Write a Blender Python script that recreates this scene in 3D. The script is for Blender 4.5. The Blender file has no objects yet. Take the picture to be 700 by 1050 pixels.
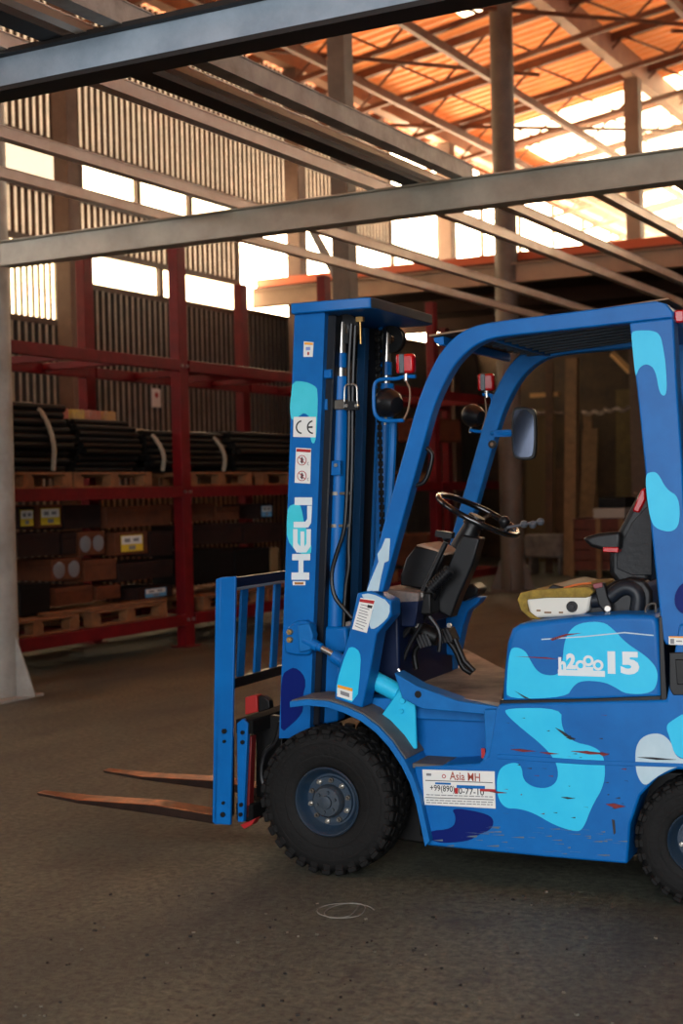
import bpy, bmesh, math, random
from mathutils import Vector, Matrix, Euler
R = math.radians
random.seed(7)
C = bpy.context.scene.collection
SC = bpy.context.scene

# ------------------------------------------------------------------ camera
F = 1458.0
CAMZ = 1.51
cam_rot = (Euler((R(90 - 0.9), 0, 0)).to_matrix() @ Matrix.Rotation(R(-1.35), 3, 'Z'))
CAM = Vector((0, 0, CAMZ))
cd = bpy.data.cameras.new('camera'); cam = bpy.data.objects.new('camera', cd); C.objects.link(cam)
cam.location = CAM; cam.rotation_euler = cam_rot.to_euler()
cd.sensor_fit = 'VERTICAL'; cd.sensor_height = 36; cd.sensor_width = 24; cd.lens = F * 36 / 1050
cd.dof.use_dof = True; cd.dof.focus_distance = 5.35; cd.dof.aperture_fstop = 3.2
cd.clip_end = 300
SC.camera = cam

def ray(px, py):
    return cam_rot @ Vector(((px - 350) / F, -(py - 525) / F, -1))

class Frame:
    """a turned ground frame: x along, y away, z up"""
    def __init__(s, ox, oy, ang):
        s.o = Vector((ox, oy, 0)); s.ang = ang
        s.inv = Matrix.Rotation(-ang, 3, 'Z')
    def _r(s, px, py):
        return s.inv @ (CAM - s.o), s.inv @ ray(px, py)
    def W(s, px, py, w):      # plane y = w  -> (x, z)
        p, d = s._r(px, py); k = (w - p.y) / d.y; q = p + d * k; return (q.x, q.z)
    def U(s, px, py, u):      # plane x = u -> (y, z)
        p, d = s._r(px, py); k = (u - p.x) / d.x; q = p + d * k; return (q.y, q.z)
    def Z(s, px, py, z):      # plane z -> (x, y)
        p, d = s._r(px, py); k = (z - p.z) / d.z; q = p + d * k; return (q.x, q.y)
    def poly(s, pts, w): return [s.W(a, b, w) for a, b in pts]
    def polyz(s, pts, z): return [s.Z(a, b, z) for a, b in pts]

W0 = Frame(0, 0, 0)
TH = R(-24.0)
ox, oy = W0.Z(336, 898, 0)
T = Frame(ox, oy, TH)          # truck frame: x to its rear, y across it, origin under front tyre's outer face
B = Frame(0, 0, R(-28.7))      # building frame

# ------------------------------------------------------------------ materials
def srgb(r, g, b):
    f = lambda c: ((c / 255) / 12.92 if c / 255 <= 0.04045 else ((c / 255 + .055) / 1.055) ** 2.4)
    return (f(r), f(g), f(b), 1)
MC = {}
def mat(name, col, rough=.5, metal=0, col2=None, scale=6, amt=.5, bump=0, bscale=40, wear=None, wear_amt=.0, wear_scale=30, coat=0, spec=None):
    if name in MC: return MC[name]
    m = bpy.data.materials.new(name); m.use_nodes = True; nt = m.node_tree; n = nt.nodes; L = nt.links
    b = n['Principled BSDF']; b.inputs['Roughness'].default_value = rough; b.inputs['Metallic'].default_value = metal
    if coat: b.inputs['Coat Weight'].default_value = coat; b.inputs['Coat Roughness'].default_value = .12
    if spec is not None: b.inputs['Specular IOR Level'].default_value = spec
    b.inputs['Base Color'].default_value = col
    tc = n.new('ShaderNodeTexCoord')
    cur = None
    if col2:
        no = n.new('ShaderNodeTexNoise'); no.inputs['Scale'].default_value = scale; no.inputs['Detail'].default_value = 8
        no.inputs['Roughness'].default_value = .65
        L.new(tc.outputs['Object'], no.inputs['Vector'])
        r = n.new('ShaderNodeValToRGB'); r.color_ramp.elements[0].position = .5 - amt * .4; r.color_ramp.elements[1].position = .5 + amt * .4
        r.color_ramp.elements[0].color = col; r.color_ramp.elements[1].color = col2
        L.new(no.outputs['Fac'], r.inputs['Fac']); cur = r.outputs['Color']
    if wear:
        no = n.new('ShaderNodeTexNoise'); no.inputs['Scale'].default_value = wear_scale; no.inputs['Detail'].default_value = 6
        no.inputs['Roughness'].default_value = .75
        L.new(tc.outputs['Object'], no.inputs['Vector'])
        r = n.new('ShaderNodeValToRGB'); r.color_ramp.elements[0].position = .74 - wear_amt; r.color_ramp.elements[1].position = .78 - wear_amt
        L.new(no.outputs['Fac'], r.inputs['Fac'])
        mx = n.new('ShaderNodeMix'); mx.data_type = 'RGBA'
        L.new(r.outputs['Color'], mx.inputs[0])
        if cur: L.new(cur, mx.inputs[6])
        else: mx.inputs[6].default_value = col
        mx.inputs[7].default_value = wear; cur = mx.outputs[2]
    if cur: L.new(cur, b.inputs['Base Color'])
    if bump:
        no = n.new('ShaderNodeTexNoise'); no.inputs['Scale'].default_value = bscale; no.inputs['Detail'].default_value = 6
        L.new(tc.outputs['Object'], no.inputs['Vector'])
        bp = n.new('ShaderNodeBump'); bp.inputs['Strength'].default_value = bump; bp.inputs['Distance'].default_value = .01
        L.new(no.outputs['Fac'], bp.inputs['Height']); L.new(bp.outputs['Normal'], b.inputs['Normal'])
    MC[name] = m; return m
def emit(name, col, s):
    m = bpy.data.materials.new(name); m.use_nodes = True; b = m.node_tree.nodes['Principled BSDF']
    b.inputs['Base Color'].default_value = (.8, .8, .8, 1)
    b.inputs['Emission Color'].default_value = col; b.inputs['Emission Strength'].default_value = s
    return m

BLUE = mat('truck_blue', srgb(0, 86, 154), .4, col2=srgb(0, 100, 172), scale=5, wear=srgb(38, 62, 84), wear_amt=.05, wear_scale=22, spec=.25)
BLUE2 = mat('truck_blue_worn', srgb(4, 88, 152), .48, col2=srgb(10, 106, 176), scale=9, wear=srgb(62, 58, 55), wear_amt=.07, wear_scale=26, spec=.25)
DBLUE = mat('camouflage_navy', srgb(0, 22, 96), .5, spec=.15, wear=srgb(120, 120, 110), wear_amt=.05, wear_scale=30)
NAVY = mat('dark_navy_paint', srgb(2, 20, 52), .45, wear=srgb(60, 56, 50), wear_amt=.03, spec=.3)
CYAN = mat('camouflage_cyan', srgb(24, 178, 220), .42, col2=srgb(44, 190, 226), scale=7, wear=srgb(70, 120, 140), wear_amt=.02, wear_scale=40, spec=.35)
CWHITE = mat('camouflage_white', srgb(160, 186, 198), .5, col2=srgb(178, 200, 208), wear=srgb(90, 110, 125), wear_amt=.04)
GREYB = mat('deck_grey', srgb(72, 74, 76), .7, col2=srgb(95, 92, 88), scale=14, bump=.2)
BLACK = mat('black_plastic', srgb(9, 9, 11), .38, col2=srgb(19, 19, 21), scale=15, spec=.35)
BLKM = mat('black_steel', srgb(8, 8, 9), .42, .2, col2=srgb(22, 21, 20), scale=18, spec=.35)
RUBBER = mat('tyre_rubber', srgb(9, 9, 9), .7, col2=srgb(17, 16, 15), scale=12, bump=.25, bscale=60, spec=.22)
RIM = mat('rim_paint', srgb(14, 40, 62), .5, col2=srgb(40, 52, 62), scale=16, bump=.1)
HUB = mat('hub_paint', srgb(24, 42, 58), .55, col2=srgb(52, 58, 62), scale=22)
STEEL = mat('bright_steel', srgb(190, 186, 178), .28, .9)
DSTEEL = mat('dull_steel', srgb(120, 116, 110), .45, .7, col2=srgb(80, 72, 64), scale=20)
RUST = mat('fork_top_lit', srgb(200, 118, 64), .3, .75, col2=srgb(74, 46, 34), scale=14, bump=.2, bscale=50)  # warm light on the worn fork tops put into the colour
FORK_SHADE = mat('fork_side_shade', srgb(52, 34, 26), .5, .4, col2=srgb(30, 22, 19), scale=14, spec=.3)  # shade on the fork sides put into the colour
WHITE = mat('sticker_white', srgb(214, 214, 208), .5)
WORNWHITE = mat('lettering_white', srgb(205, 214, 216), .5, wear=srgb(150, 150, 140), wear_amt=.02, wear_scale=50)
RED = mat('red_plastic', srgb(170, 4, 8), .22)
REDMARK = mat('sticker_red', srgb(160, 16, 20), .5)
ORANGE = mat('sticker_orange', srgb(226, 150, 30), .5)
INK = mat('ink_black', srgb(14, 14, 16), .6)
INKG = mat('ink_grey', srgb(120, 120, 122), .6)
LENS = mat('lamp_glass', srgb(32, 30, 30), .08, coat=1)
MATF = mat('floor_mat', srgb(40, 37, 35), .75, col2=srgb(150, 134, 118), scale=3.2, bump=.4, bscale=30)  # pale tan blotches: dust and sunlit patches put into the colour
SEATB = mat('seat_vinyl', srgb(14, 15, 17), .45, bump=.15, spec=.35)
FOAM = mat('seat_foam', srgb(158, 132, 52), .9, col2=srgb(92, 74, 30), scale=20, bump=.5)
SEATW = mat('seat_shell', srgb(205, 202, 190), .5, wear=srgb(110, 90, 60), wear_amt=.06, wear_scale=25)
MIR = mat('mirror_glass', srgb(84, 90, 104), .12, 1)
SCR = mat('scratch_red', srgb(110, 26, 30), .7)
SCRD = mat('scratch_dark', srgb(40, 42, 48), .8)

# ------------------------------------------------------------------ mesh builder
class MB:
    def __init__(s): s.bm = bmesh.new()
    def face(s, vs, m=0):
        try:
            f = s.bm.faces.new(vs); f.material_index = m; return f
        except ValueError: return None
    def box(s, c, size, m=0, rot=None):
        c = Vector(c); hx, hy, hz = [d / 2 for d in size]; vs = []
        for x in (-hx, hx):
            for y in (-hy, hy):
                for z in (-hz, hz):
                    v = Vector((x, y, z))
                    if rot is not None: v = rot @ v
                    vs.append(s.bm.verts.new(c + v))
        for q in ((0, 1, 3, 2), (4, 6, 7, 5), (0, 4, 5, 1), (2, 3, 7, 6), (0, 2, 6, 4), (1, 5, 7, 3)):
            s.face([vs[i] for i in q], m)
        return s
    def bb(s, x0, x1, y0, y1, z0, z1, m=0):
        return s.box(((x0 + x1) / 2, (y0 + y1) / 2, (z0 + z1) / 2), (abs(x1 - x0), abs(y1 - y0), abs(z1 - z0)), m)
    def prism(s, poly, y0, y1, m=0):            # polygon in x,z pushed along y
        a = [s.bm.verts.new((x, y0, z)) for x, z in poly]; b = [s.bm.verts.new((x, y1, z)) for x, z in poly]
        s.face(a, m); s.face(b[::-1], m)
        n = len(poly)
        for i in range(n): s.face([a[i], b[i], b[(i + 1) % n], a[(i + 1) % n]], m)
        return s
    def prismx(s, poly, x0, x1, m=0):           # polygon in y,z pushed along x
        a = [s.bm.verts.new((x0, y, z)) for y, z in poly]; b = [s.bm.verts.new((x1, y, z)) for y, z in poly]
        s.face(a, m); s.face(b[::-1], m)
        n = len(poly)
        for i in range(n): s.face([a[i], b[i], b[(i + 1) % n], a[(i + 1) % n]], m)
        return s
    def prismz(s, poly, z0, z1, m=0):           # polygon in x,y pushed along z
        a = [s.bm.verts.new((x, y, z0)) for x, y in poly]; b = [s.bm.verts.new((x, y, z1)) for x, y in poly]
        s.face(a, m); s.face(b[::-1], m)
        n = len(poly)
        for i in range(n): s.face([a[i], b[i], b[(i + 1) % n], a[(i + 1) % n]], m)
        return s
    def cyl(s, p0, p1, r, r2=None, seg=20, m=0):
        p0, p1 = Vector(p0), Vector(p1); r2 = r if r2 is None else r2
        q = (p1 - p0).normalized().to_track_quat('Z', 'Y').to_matrix()
        A = []; Bv = []
        for i in range(seg):
            a = 2 * math.pi * i / seg; d = q @ Vector((math.cos(a), math.sin(a), 0))
            A.append(s.bm.verts.new(p0 + d * r)); Bv.append(s.bm.verts.new(p1 + d * r2))
        s.face(A[::-1], m); s.face(Bv, m)
        for i in range(seg): s.face([A[i], A[(i + 1) % seg], Bv[(i + 1) % seg], Bv[i]], m)
        return s
    def tube(s, pts, r, seg=10, m=0, closed=False, smooth=0):
        pts = [Vector(p) for p in pts]
        for _ in range(smooth):
            np_ = [] if closed else [pts[0]]
            n = len(pts)
            for i in range(n if closed else n - 1):
                a, b = pts[i], pts[(i + 1) % n]; np_ += [a.lerp(b, .25), a.lerp(b, .75)]
            if not closed: np_.append(pts[-1])
            pts = np_
        n = len(pts); rings = []; up = None
        for i, p in enumerate(pts):
            if closed: d = pts[(i + 1) % n] - pts[i - 1]
            else: d = (pts[min(i + 1, n - 1)] - pts[max(i - 1, 0)])
            d.normalize()
            if up is None: up = Vector((0, 0, 1)) if abs(d.z) < .9 else Vector((1, 0, 0))
            x = up.cross(d).normalized(); y = d.cross(x).normalized(); up = y
            rings.append([s.bm.verts.new(p + x * r * math.cos(2 * math.pi * k / seg) + y * r * math.sin(2 * math.pi * k / seg)) for k in range(seg)])
        for i in range(n if closed else n - 1):
            a, b = rings[i], rings[(i + 1) % n]
            for k in range(seg): s.face([a[k], a[(k + 1) % seg], b[(k + 1) % seg], b[k]], m)
        if not closed: s.face(rings[0][::-1], m); s.face(rings[-1], m)
        return s
    def lathe(s, prof, c, axis='Y', seg=64, m=0, cap=False, loop=False):   # prof: (r, along)
        c = Vector(c); rings = []
        for r, h in prof:
            ring = []
            for k in range(seg):
                a = 2 * math.pi * k / seg; ca, sa = math.cos(a) * r, math.sin(a) * r
                v = (ca, h, sa) if axis == 'Y' else (ca, sa, h) if axis == 'Z' else (h, ca, sa)
                ring.append(s.bm.verts.new(c + Vector(v)))
            rings.append(ring)
        for a, b in zip(rings, rings[1:]):
            for k in range(seg): s.face([a[k], a[(k + 1) % seg], b[(k + 1) % seg], b[k]], m)
        if loop:
            for k in range(seg): s.face([rings[-1][k], rings[-1][(k + 1) % seg], rings[0][(k + 1) % seg], rings[0][k]], m)
        if cap and prof[0][0] > 0: s.face(rings[0][::-1], m)
        if cap and prof[-1][0] > 0: s.face(rings[-1], m)
        return s
    def build(s, name, mats, parent=None, bevel=0, smooth=40, rotz=None, loc=None, seg=2):
        if getattr(s, 'items', None):
            for pts, w, m, sm, th in s.items:
                q = MB(); q.prism(T.poly(chaikin(pts, sm) if sm else pts, w), w - th, w)
                o = q.build('camouflage_patch', mats[m] if isinstance(mats, (list, tuple)) else mats, parent)
            return o
        bmesh.ops.remove_doubles(s.bm, verts=s.bm.verts, dist=1e-6)
        bmesh.ops.recalc_face_normals(s.bm, faces=s.bm.faces)
        s.bm.normal_update()
        ca = math.radians(smooth)
        for f in s.bm.faces: f.smooth = True
        for e in s.bm.edges:
            if len(e.link_faces) == 2: e.smooth = e.calc_face_angle(0) < ca
        me = bpy.data.meshes.new(name); s.bm.to_mesh(me); s.bm.free()
        for m in (mats if isinstance(mats, (list, tuple)) else [mats]): me.materials.append(m)
        o = bpy.data.objects.new(name, me); C.objects.link(o)
        if parent: o.parent = parent
        if rotz is not None: o.rotation_euler = (0, 0, rotz)
        if loc is not None: o.location = loc
        if bevel:
            md = o.modifiers.new('bevel', 'BEVEL'); md.width = bevel; md.segments = seg; md.limit_method = 'ANGLE'; md.angle_limit = R(40)
        return o
def chaikin(p, n=2):
    for _ in range(n):
        q = []
        for i in range(len(p)):
            a, b = p[i], p[(i + 1) % len(p)]
            q += [(a[0] * .75 + b[0] * .25, a[1] * .75 + b[1] * .25), (a[0] * .25 + b[0] * .75, a[1] * .25 + b[1] * .75)]
        p = q
    return p
def tag(o, label=None, cat=None, group=None, kind=None):
    if label: o['label'] = label
    if cat: o['category'] = cat
    if group: o['group'] = group
    if kind: o['kind'] = kind
    return o
def empty(name, loc, rz, label, cat, group=None):
    o = bpy.data.objects.new(name, None); C.objects.link(o); o.location = loc; o.rotation_euler = (0, 0, rz); o.empty_display_size = .1
    return tag(o, label, cat, group)
def text_mesh(mb, body, x0, x1, z0, z1, w, m=0, thick=.0008, bold=0.0, up=False, toward=-1):
    cu = bpy.data.curves.new('t', 'FONT'); cu.body = body; cu.offset = bold; cu.resolution_u = 3
    o = bpy.data.objects.new('t', cu); C.objects.link(o)
    dg = bpy.context.evaluated_depsgraph_get(); me = o.evaluated_get(dg).to_mesh()
    vs = [v.co.copy() for v in me.vertices]; fs = [list(p.vertices) for p in me.polygons]
    o.evaluated_get(dg).to_mesh_clear(); bpy.data.objects.remove(o); bpy.data.curves.remove(cu)
    ax, bx = min(v.x for v in vs), max(v.x for v in vs); ay, by = min(v.y for v in vs), max(v.y for v in vs)
    nv = []
    for v in vs:
        f, g = (v.x - ax) / (bx - ax), (v.y - ay) / (by - ay)
        if up: nv.append(mb.bm.verts.new((x1 - g * (x1 - x0), w - thick, z0 + f * (z1 - z0))))
        else: nv.append(mb.bm.verts.new((x0 + f * (x1 - x0), w - thick, z0 + g * (z1 - z0))))
    for f in fs: mb.face([nv[i] for i in f], m)

# =================================================================== THE TRUCK
truck = empty('forklift', (ox, oy, 0), TH, 'blue camouflage painted forklift truck numbered 15 parked on the concrete floor, forks to the left', 'forklift')
def part(mb, name, mats, bevel=0, parent=None, **k): return mb.build(name, mats, parent or truck, bevel, **k)
def patch(mb, pts, w, m, sm=2, th=.0012, base=0):
    mb.items = getattr(mb, 'items', []) + [(pts, w, m, sm, th)]
    if False: mb.prism(T.poly(chaikin(pts, sm) if sm else pts, w), w - th, w + .0, m)

# ---- wheels
def wheel(cx, cz, y0, wid, Rr, rimr, side, nm, nuts=10, lugs=30):
    mb = MB(); yc = y0 + wid / 2; s = 1
    prof = [(rimr * .98, -wid * .36), (rimr * 1.04, -wid * .44), (rimr * 1.18, -wid * .5), (Rr * .78, -wid * .5), (Rr * .88, -wid * .485), (Rr * .93, -wid * .44), (Rr * .955, -wid * .36), (Rr * .955, wid * .36),
            (Rr * .93, wid * .44), (Rr * .88, wid * .485), (rimr * 1.18, wid * .5), (rimr * 1.04, wid * .44), (rimr * .98, wid * .36)]
    mb.lathe(prof, (cx, yc, cz), seg=72, loop=True)
    for i in range(lugs):
        for sd in (-1, 1):
            a = 2 * math.pi * (i + (0 if sd < 0 else .5)) / lugs
            for j in range(3):
                f = [.08, .27, .43][j]; aa = a + (0.0, .05, .085)[j] * .9
                rr = Rr * (.975, .972, .955)[j]
                rot = Matrix.Rotation(-aa, 3, 'Y')
                c = Vector((cx, yc, cz)) + rot @ Vector((rr, 0, 0)) + Vector((0, sd * f * wid, 0))
                sl = Matrix.Rotation(sd * (.0 if j == 2 else .45), 3, 'X')
                mb.box(c, (Rr * .07, wid * .205, 2 * math.pi * Rr / lugs * .62), 0, rot @ sl)
            # shoulder lug running down the sidewall
            aa = a + .08; rot = Matrix.Rotation(-aa, 3, 'Y')
            c = Vector((cx, yc, cz)) + rot @ Vector((Rr * .905, 0, 0)) + Vector((0, sd * .468 * wid, 0))
            mb.box(c, (Rr * .115, wid * .06, 2 * math.pi * Rr / lugs * .55), 0, rot)
    # sidewall rings
    for rr in (Rr * .62, Rr * .8):
        mb.lathe([(rr - .004, -wid * .5), (rr, -wid * .5 - .0035), (rr + .004, -wid * .5)], (cx, yc, cz), seg=72)
    part(mb, nm + '_tire', RUBBER, .004, seg=1)
    rb = MB(); y = -wid / 2
    rb.lathe([(rimr * 1.05, y + .012), (rimr * 1.07, y + .004), (rimr * 1.03, y - .002), (rimr * .98, y + .004), (rimr * .93, y + .03), (rimr * .8, y + .05), (rimr * .74, y + .05), (rimr * .72, y + .038), (rimr * .4, y + .038), (.0, y + .038)], (cx, yc, cz), seg=64)
    rb.lathe([(rimr * 1.0, y + .03), (rimr * .98, wid * .4), (rimr * .2, wid * .4)], (cx, yc, cz), seg=48)
    rim = part(rb, nm + '_rim', RIM)
    hb = MB(); hb.lathe([(rimr * .5, y + .04), (rimr * .5, y + .012), (rimr * .43, y - .0), (rimr * .2, y - .002), (rimr * .19, y - .012), (rimr * .13, y - .014), (0, y - .014)], (cx, yc, cz), seg=32)
    for k in range(6):
        a = k * math.pi / 3 + .3; hb.cyl((cx + math.cos(a) * rimr * .31, yc + y + .002, cz + math.sin(a) * rimr * .31), (cx + math.cos(a) * rimr * .31, yc + y - .009, cz + math.sin(a) * rimr * .31), rimr * .055, seg=6)
    part(hb, 'hub', HUB, parent=rim)
    for k in range(nuts):
        a = 2 * math.pi * k / nuts + .2; r_ = rimr * .64
        nb = MB(); px_, pz_ = cx + math.cos(a) * r_, cz + math.sin(a) * r_
        nb.lathe([(rimr * .075, y + .04), (rimr * .075, y + .026), (rimr * .045, y + .026), (rimr * .045, y + .022)], (px_, yc, pz_), seg=12)
        nb.cyl((px_, yc + y + .036, pz_), (px_, yc + y + .014, pz_), rimr * .042, seg=8)
        part(nb, 'wheel_nut', STEEL if k % 2 else DSTEEL, parent=rim)
fr = .289
wheel(0, fr, 0, .175, .289, .128, 1, 'front')
# far front wheel
wheel(0, fr, .885, .175, .289, .128, 1, 'front', nuts=0)
ru, rz_ = T.W(716, 866, .03)
rr_ = rz_
wheel(ru, rr_, .04, .15, rr_, rr_ * .46, 1, 'rear', nuts=6, lugs=28)
wheel(ru, rr_, .87, .15, rr_, rr_ * .46, 1, 'rear', nuts=0, lugs=28)

# ---- lower body, outer face at w=.03
WB = .03
mb = MB()
body = [(508, 727), (512, 722), (683, 718), (696, 640), (760, 640), (795, 690), (800, 800), (790, 838), (762, 842), (752, 815), (736, 797), (716, 790), (693, 789), (673, 798), (656, 816), (646, 845), (643, 886), (560, 879), (437, 867), (424, 786), (490, 783), (500, 776)]
mb.prism(T.poly(body, WB), WB, 1.03)
bo = part(mb, 'body_panel', BLUE, .008)
mb = MB()
cy = [(518, 726), (576, 726), (575, 744), (584, 760), (612, 766), (620, 778), (620, 804), (606, 828), (598, 850), (590, 853), (568, 846), (548, 834), (532, 829), (518, 829), (510, 818), (509, 800), (513, 786), (528, 781), (535, 786), (536, 800), (548, 808), (564, 808), (573, 798), (570, 780), (556, 764), (536, 748), (518, 732)]
patch(mb, cy, WB - .0005, 0)
patch(mb, [(682, 744), (690, 738), (703, 730), (722, 740), (730, 790), (712, 780), (692, 776), (687, 758)], WB - .0005, 0)
patch(mb, [(652, 764), (660, 754), (676, 751), (688, 760), (692, 776), (706, 780), (706, 785), (690, 787), (672, 797), (661, 807), (653, 796), (651, 780)], WB - .0004, 1)
patch(mb, [(462, 828), (490, 832), (506, 838), (505, 850), (490, 856), (480, 863), (444, 865), (437, 852), (464, 850), (468, 838)], WB - .0005, 2)
patch(mb, [(700, 596), (691, 609), (692, 624), (704, 632), (720, 620), (715, 600)], WB - .0005, 2)
part(mb, 'camouflage_paint', [CYAN, CWHITE, DBLUE], parent=bo)
mb = MB()   # raised crease and scratches
mb.prism(T.poly([(510, 773), (600, 779), (706, 783), (706, 787), (600, 784), (510, 778)], WB), WB - .004, WB)
part(mb, 'body_crease', BLUE, .002, parent=bo)
mb = MB()
rnd = random.Random(3)
for (x, y, l, h, m) in [(523, 769, 26, 1.4, 0), (553, 772, 20, 1, 0), (585, 771, 40, 1.6, 0), (612, 773, 12, 2, 0), (621, 826, 20, 2.6, 0), (653, 777, 40, 1.2, 1), (569, 747, 20, 1.8, 1), (580, 757, 10, 1.4, 1), (575, 818, 14, 1, 1), (500, 812, 20, 1, 0)]:
    sl = .05 if (x, y) not in ((569, 747),) else .6
    mb.prism(T.poly([(x, y - h / 2), (x + l * .4, y - h + l * .4 * sl), (x + l, y + l * sl), (x + l * .5, y + h + l * .5 * sl)], WB - .0042), WB - .0052, WB - .001, m)
for i in range(46):
    x = rnd.uniform(440, 640); y = rnd.uniform(845, 872) + (x - 440) * .03; l = rnd.uniform(3, 14)
    mb.prism(T.poly([(x, y), (x + l, y + rnd.uniform(-1.2, 1.2)), (x + l, y + .8)], WB - .001), WB - .0022, WB - .0005, 2)
for i in range(34):
    x = rnd.uniform(515, 640); y = rnd.uniform(728, 840); l = rnd.uniform(2, 6)
    mb.prism(T.poly([(x, y), (x + l, y + rnd.uniform(-.8, .8)), (x + l, y + .7)], WB - .001), WB - .0022, WB - .0005, rnd.choice((0, 1, 1)))
mb.prism(T.poly([(627, 840), (630, 841), (631, 854), (629, 856)], WB - .001), WB - .0022, WB - .0005, 1)
tag(part(mb, 'scratches', [SCR, SCRD, mat('scratch_grey', srgb(88, 104, 116), .7)], parent=bo), kind='stuff')

# warning sign of the lessor on the body
sg = [(433, 789), (507, 791), (508, 829), (435, 825)]
mb = MB(); mb.prism(T.poly(sg, WB - .001), WB - .003, WB); sgo = part(mb, 'company_sticker', WHITE, parent=bo)
def tw(mb, s, x0, y0, x1, y1, w, m=0, **k):   # text fitted between lower-left and upper-right pixels
    a = T.W(x0, y0, w); b = T.W(x1, y1, w); text_mesh(mb, s, a[0], b[0], a[1], b[1], w, m, **k)
mb = MB()
ws = WB - .003
tw(mb, 'Asia MH', 461, 799.5, 492, 793, ws, 1, bold=.01)
tw(mb, '+99(890)', 441, 812.5, 466, 806, ws, 0, bold=.01)
tw(mb, '0-77-10', 470, 814, 496, 809, ws, 0, bold=.01)
def bar(mb, x0, y0, x1, y1, w, m=0, th=.0008):
    a = T.W(x0, y0, w); b = T.W(x1, y1, w); mb.bb(a[0], b[0], w - th, w, min(a[1], b[1]), max(a[1], b[1]), m)
def pbar(mb, x0, x1, y, h, w, m=0, sl=.035, th=.0008):
    y0 = y + (x0 - 470) * sl; y1 = y + (x1 - 470) * sl
    mb.prism(T.poly([(x0, y0), (x1, y1), (x1, y1 + h), (x0, y0 + h)], w), w - th, w, m)
pbar(mb, 436, 505, 801, .7, ws); pbar(mb, 436, 506, 818.5, .7, ws)
for y in (815.5, 821, 823.5):
    x = 437
    while x < 503:
        l = rnd.uniform(2, 6); pbar(mb, x, min(x + l, 505), y, .9, ws, 2); x += l + 1
pbar(mb, 468, 497, 805, 3, ws - .0009, 3); pbar(mb, 446, 462, 803, 2, ws, 3)
pbar(mb, 466, 469.5, 808, 6, ws - .0009, 4); pbar(mb, 492, 508, 808, 2.6, ws - .0009, 4)
pbar(mb, 437, 442, 794, 2.5, ws, 2)
mb.lathe([(.008, 0), (.008, -.0008), (.005, -.0008)], (T.W(455, 796, ws)[0], ws, T.W(455, 796, ws)[1]), seg=20, m=4)
part(mb, 'lettering', [INK, mat('ink_red_brown', srgb(150, 60, 40), .6), INKG, BLUE, REDMARK], parent=bo)

# ---- step well ahead of the hood: side skin above the sign, recess with ledge
mb = MB()
mb.prism(T.poly([(404, 690), (428, 704), (470, 719), (512, 725), (512, 733), (500, 733), (432, 727), (412, 716)], .06), .06, .16)     # upper rail
mb.prism(T.poly([(497, 727), (512, 727), (508, 784), (494, 783), (499, 770)], .05), .035, .2)     # rear post of recess
part(mb, 'side_rail', BLUE2, .004)
mb = MB(); mb.prism(T.poly([(420, 715), (506, 728), (506, 790), (424, 790)], .2), .2, .95)
part(mb, 'step_recess', BLUE, .004)
mb = MB(); zz = T.W(424, 785, .03)[1]
xa, xb = T.W(422, 785, .03)[0], T.W(503, 782, .03)[0]
mb.bb(xa, xb, .034, .21, zz - .012, zz + .008)
part(mb, 'step_plate', GREYB, .004)
mb = MB(); bar(mb, 494, 767, 498, 777, .0495, 0, .01); part(mb, 'red_marker', REDMARK)

q = T.W(428.5, 712, .06); mb = MB(); mb.cyl((q[0], .061, q[1]), (q[0], .0585, q[1]), .014); part(mb, 'rail_hole', BLKM)
# ---- floor mat
zf = T.W(512, 722, .06)[1]
mp = T.polyz([(404, 690), (420, 697), (440, 706), (471, 717), (513, 722), (522, 690), (480, 668), (430, 648), (392, 662)], zf)
mb = MB(); mb.prismz(mp, zf - .012, zf + .006)
part(mb, 'floor_mat', MATF, .004)
mb = MB(); u0, u1 = T.W(372, 700, .2)[0], T.W(515, 700, .1)[0]
mb.bb(u0, u1, .17, .98, zf - .09, zf - .013); part(mb, 'floor_plate', BLUE2, .005)

# ---- engine hood
WH = .05
hood = [(514, 722), (516, 690), (519, 660), (524, 645), (532, 640), (560, 636), (600, 632), (640, 630), (672, 631), (675, 640), (678, 680), (679, 717), (600, 720)]
mb = MB(); mb.prism(T.poly(hood, WH), WH, 1.0); ho = part(mb, 'engine_hood', BLUE, .02, seg=4)
mb = MB()
hc = [(594, 638.5), (618, 637), (629.5, 646), (642.5, 660), (663, 673), (674, 686), (674, 700), (668, 711), (642, 712), (629.5, 704), (618, 699), (596, 697.6), (587, 704), (581, 715), (520, 717), (519, 705), (522, 667), (528, 663), (538.5, 667), (544, 678), (551.5, 689.5), (562.6, 693), (573.7, 691), (576.7, 678), (578, 660), (583, 647)]
patch(mb, hc, WH - .0005, 0)
part(mb, 'camouflage_paint', CYAN, parent=ho)
mb = MB()
bar(mb, 572, 692.5, 620, 688, WH - .001, 0); bar(mb, 598, 689, 608, 684, WH - .0012, 0)
wl = WH - .002
tw(mb, 'h', 572.5, 688, 580, 674, wl, 0, bold=.05); tw(mb, '2', 580.5, 686, 590, 670, wl, 0, bold=.06)
for x0, y0 in ((595, 682.5), (603, 677.5), (613, 682)):
    cx_, cz_ = T.W(x0, y0, wl); rr0, rr1 = .010, .0195
    mb.lathe([(rr1, 0), (rr1, -.0008), (rr0, -.0008)], (cx_, wl, cz_), seg=28, m=0)
part(mb, 'h2000_lettering', WORNWHITE, parent=ho)
mb = MB(); tw(mb, '15', 623, 691, 655, 668.5, wl, 0, bold=.055); part(mb, 'number_15', WORNWHITE, parent=ho)
mb = MB()
mb.prism(T.poly([(527, 673), (560, 674), (572, 676), (560, 675.5)], WH - .001), WH - .0022, WH - .0004, 0)
mb.prism(T.poly([(564, 655), (580, 650), (597, 649), (580, 652), (566, 657)], WH - .001), WH - .0022, WH - .0004, 0)
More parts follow.
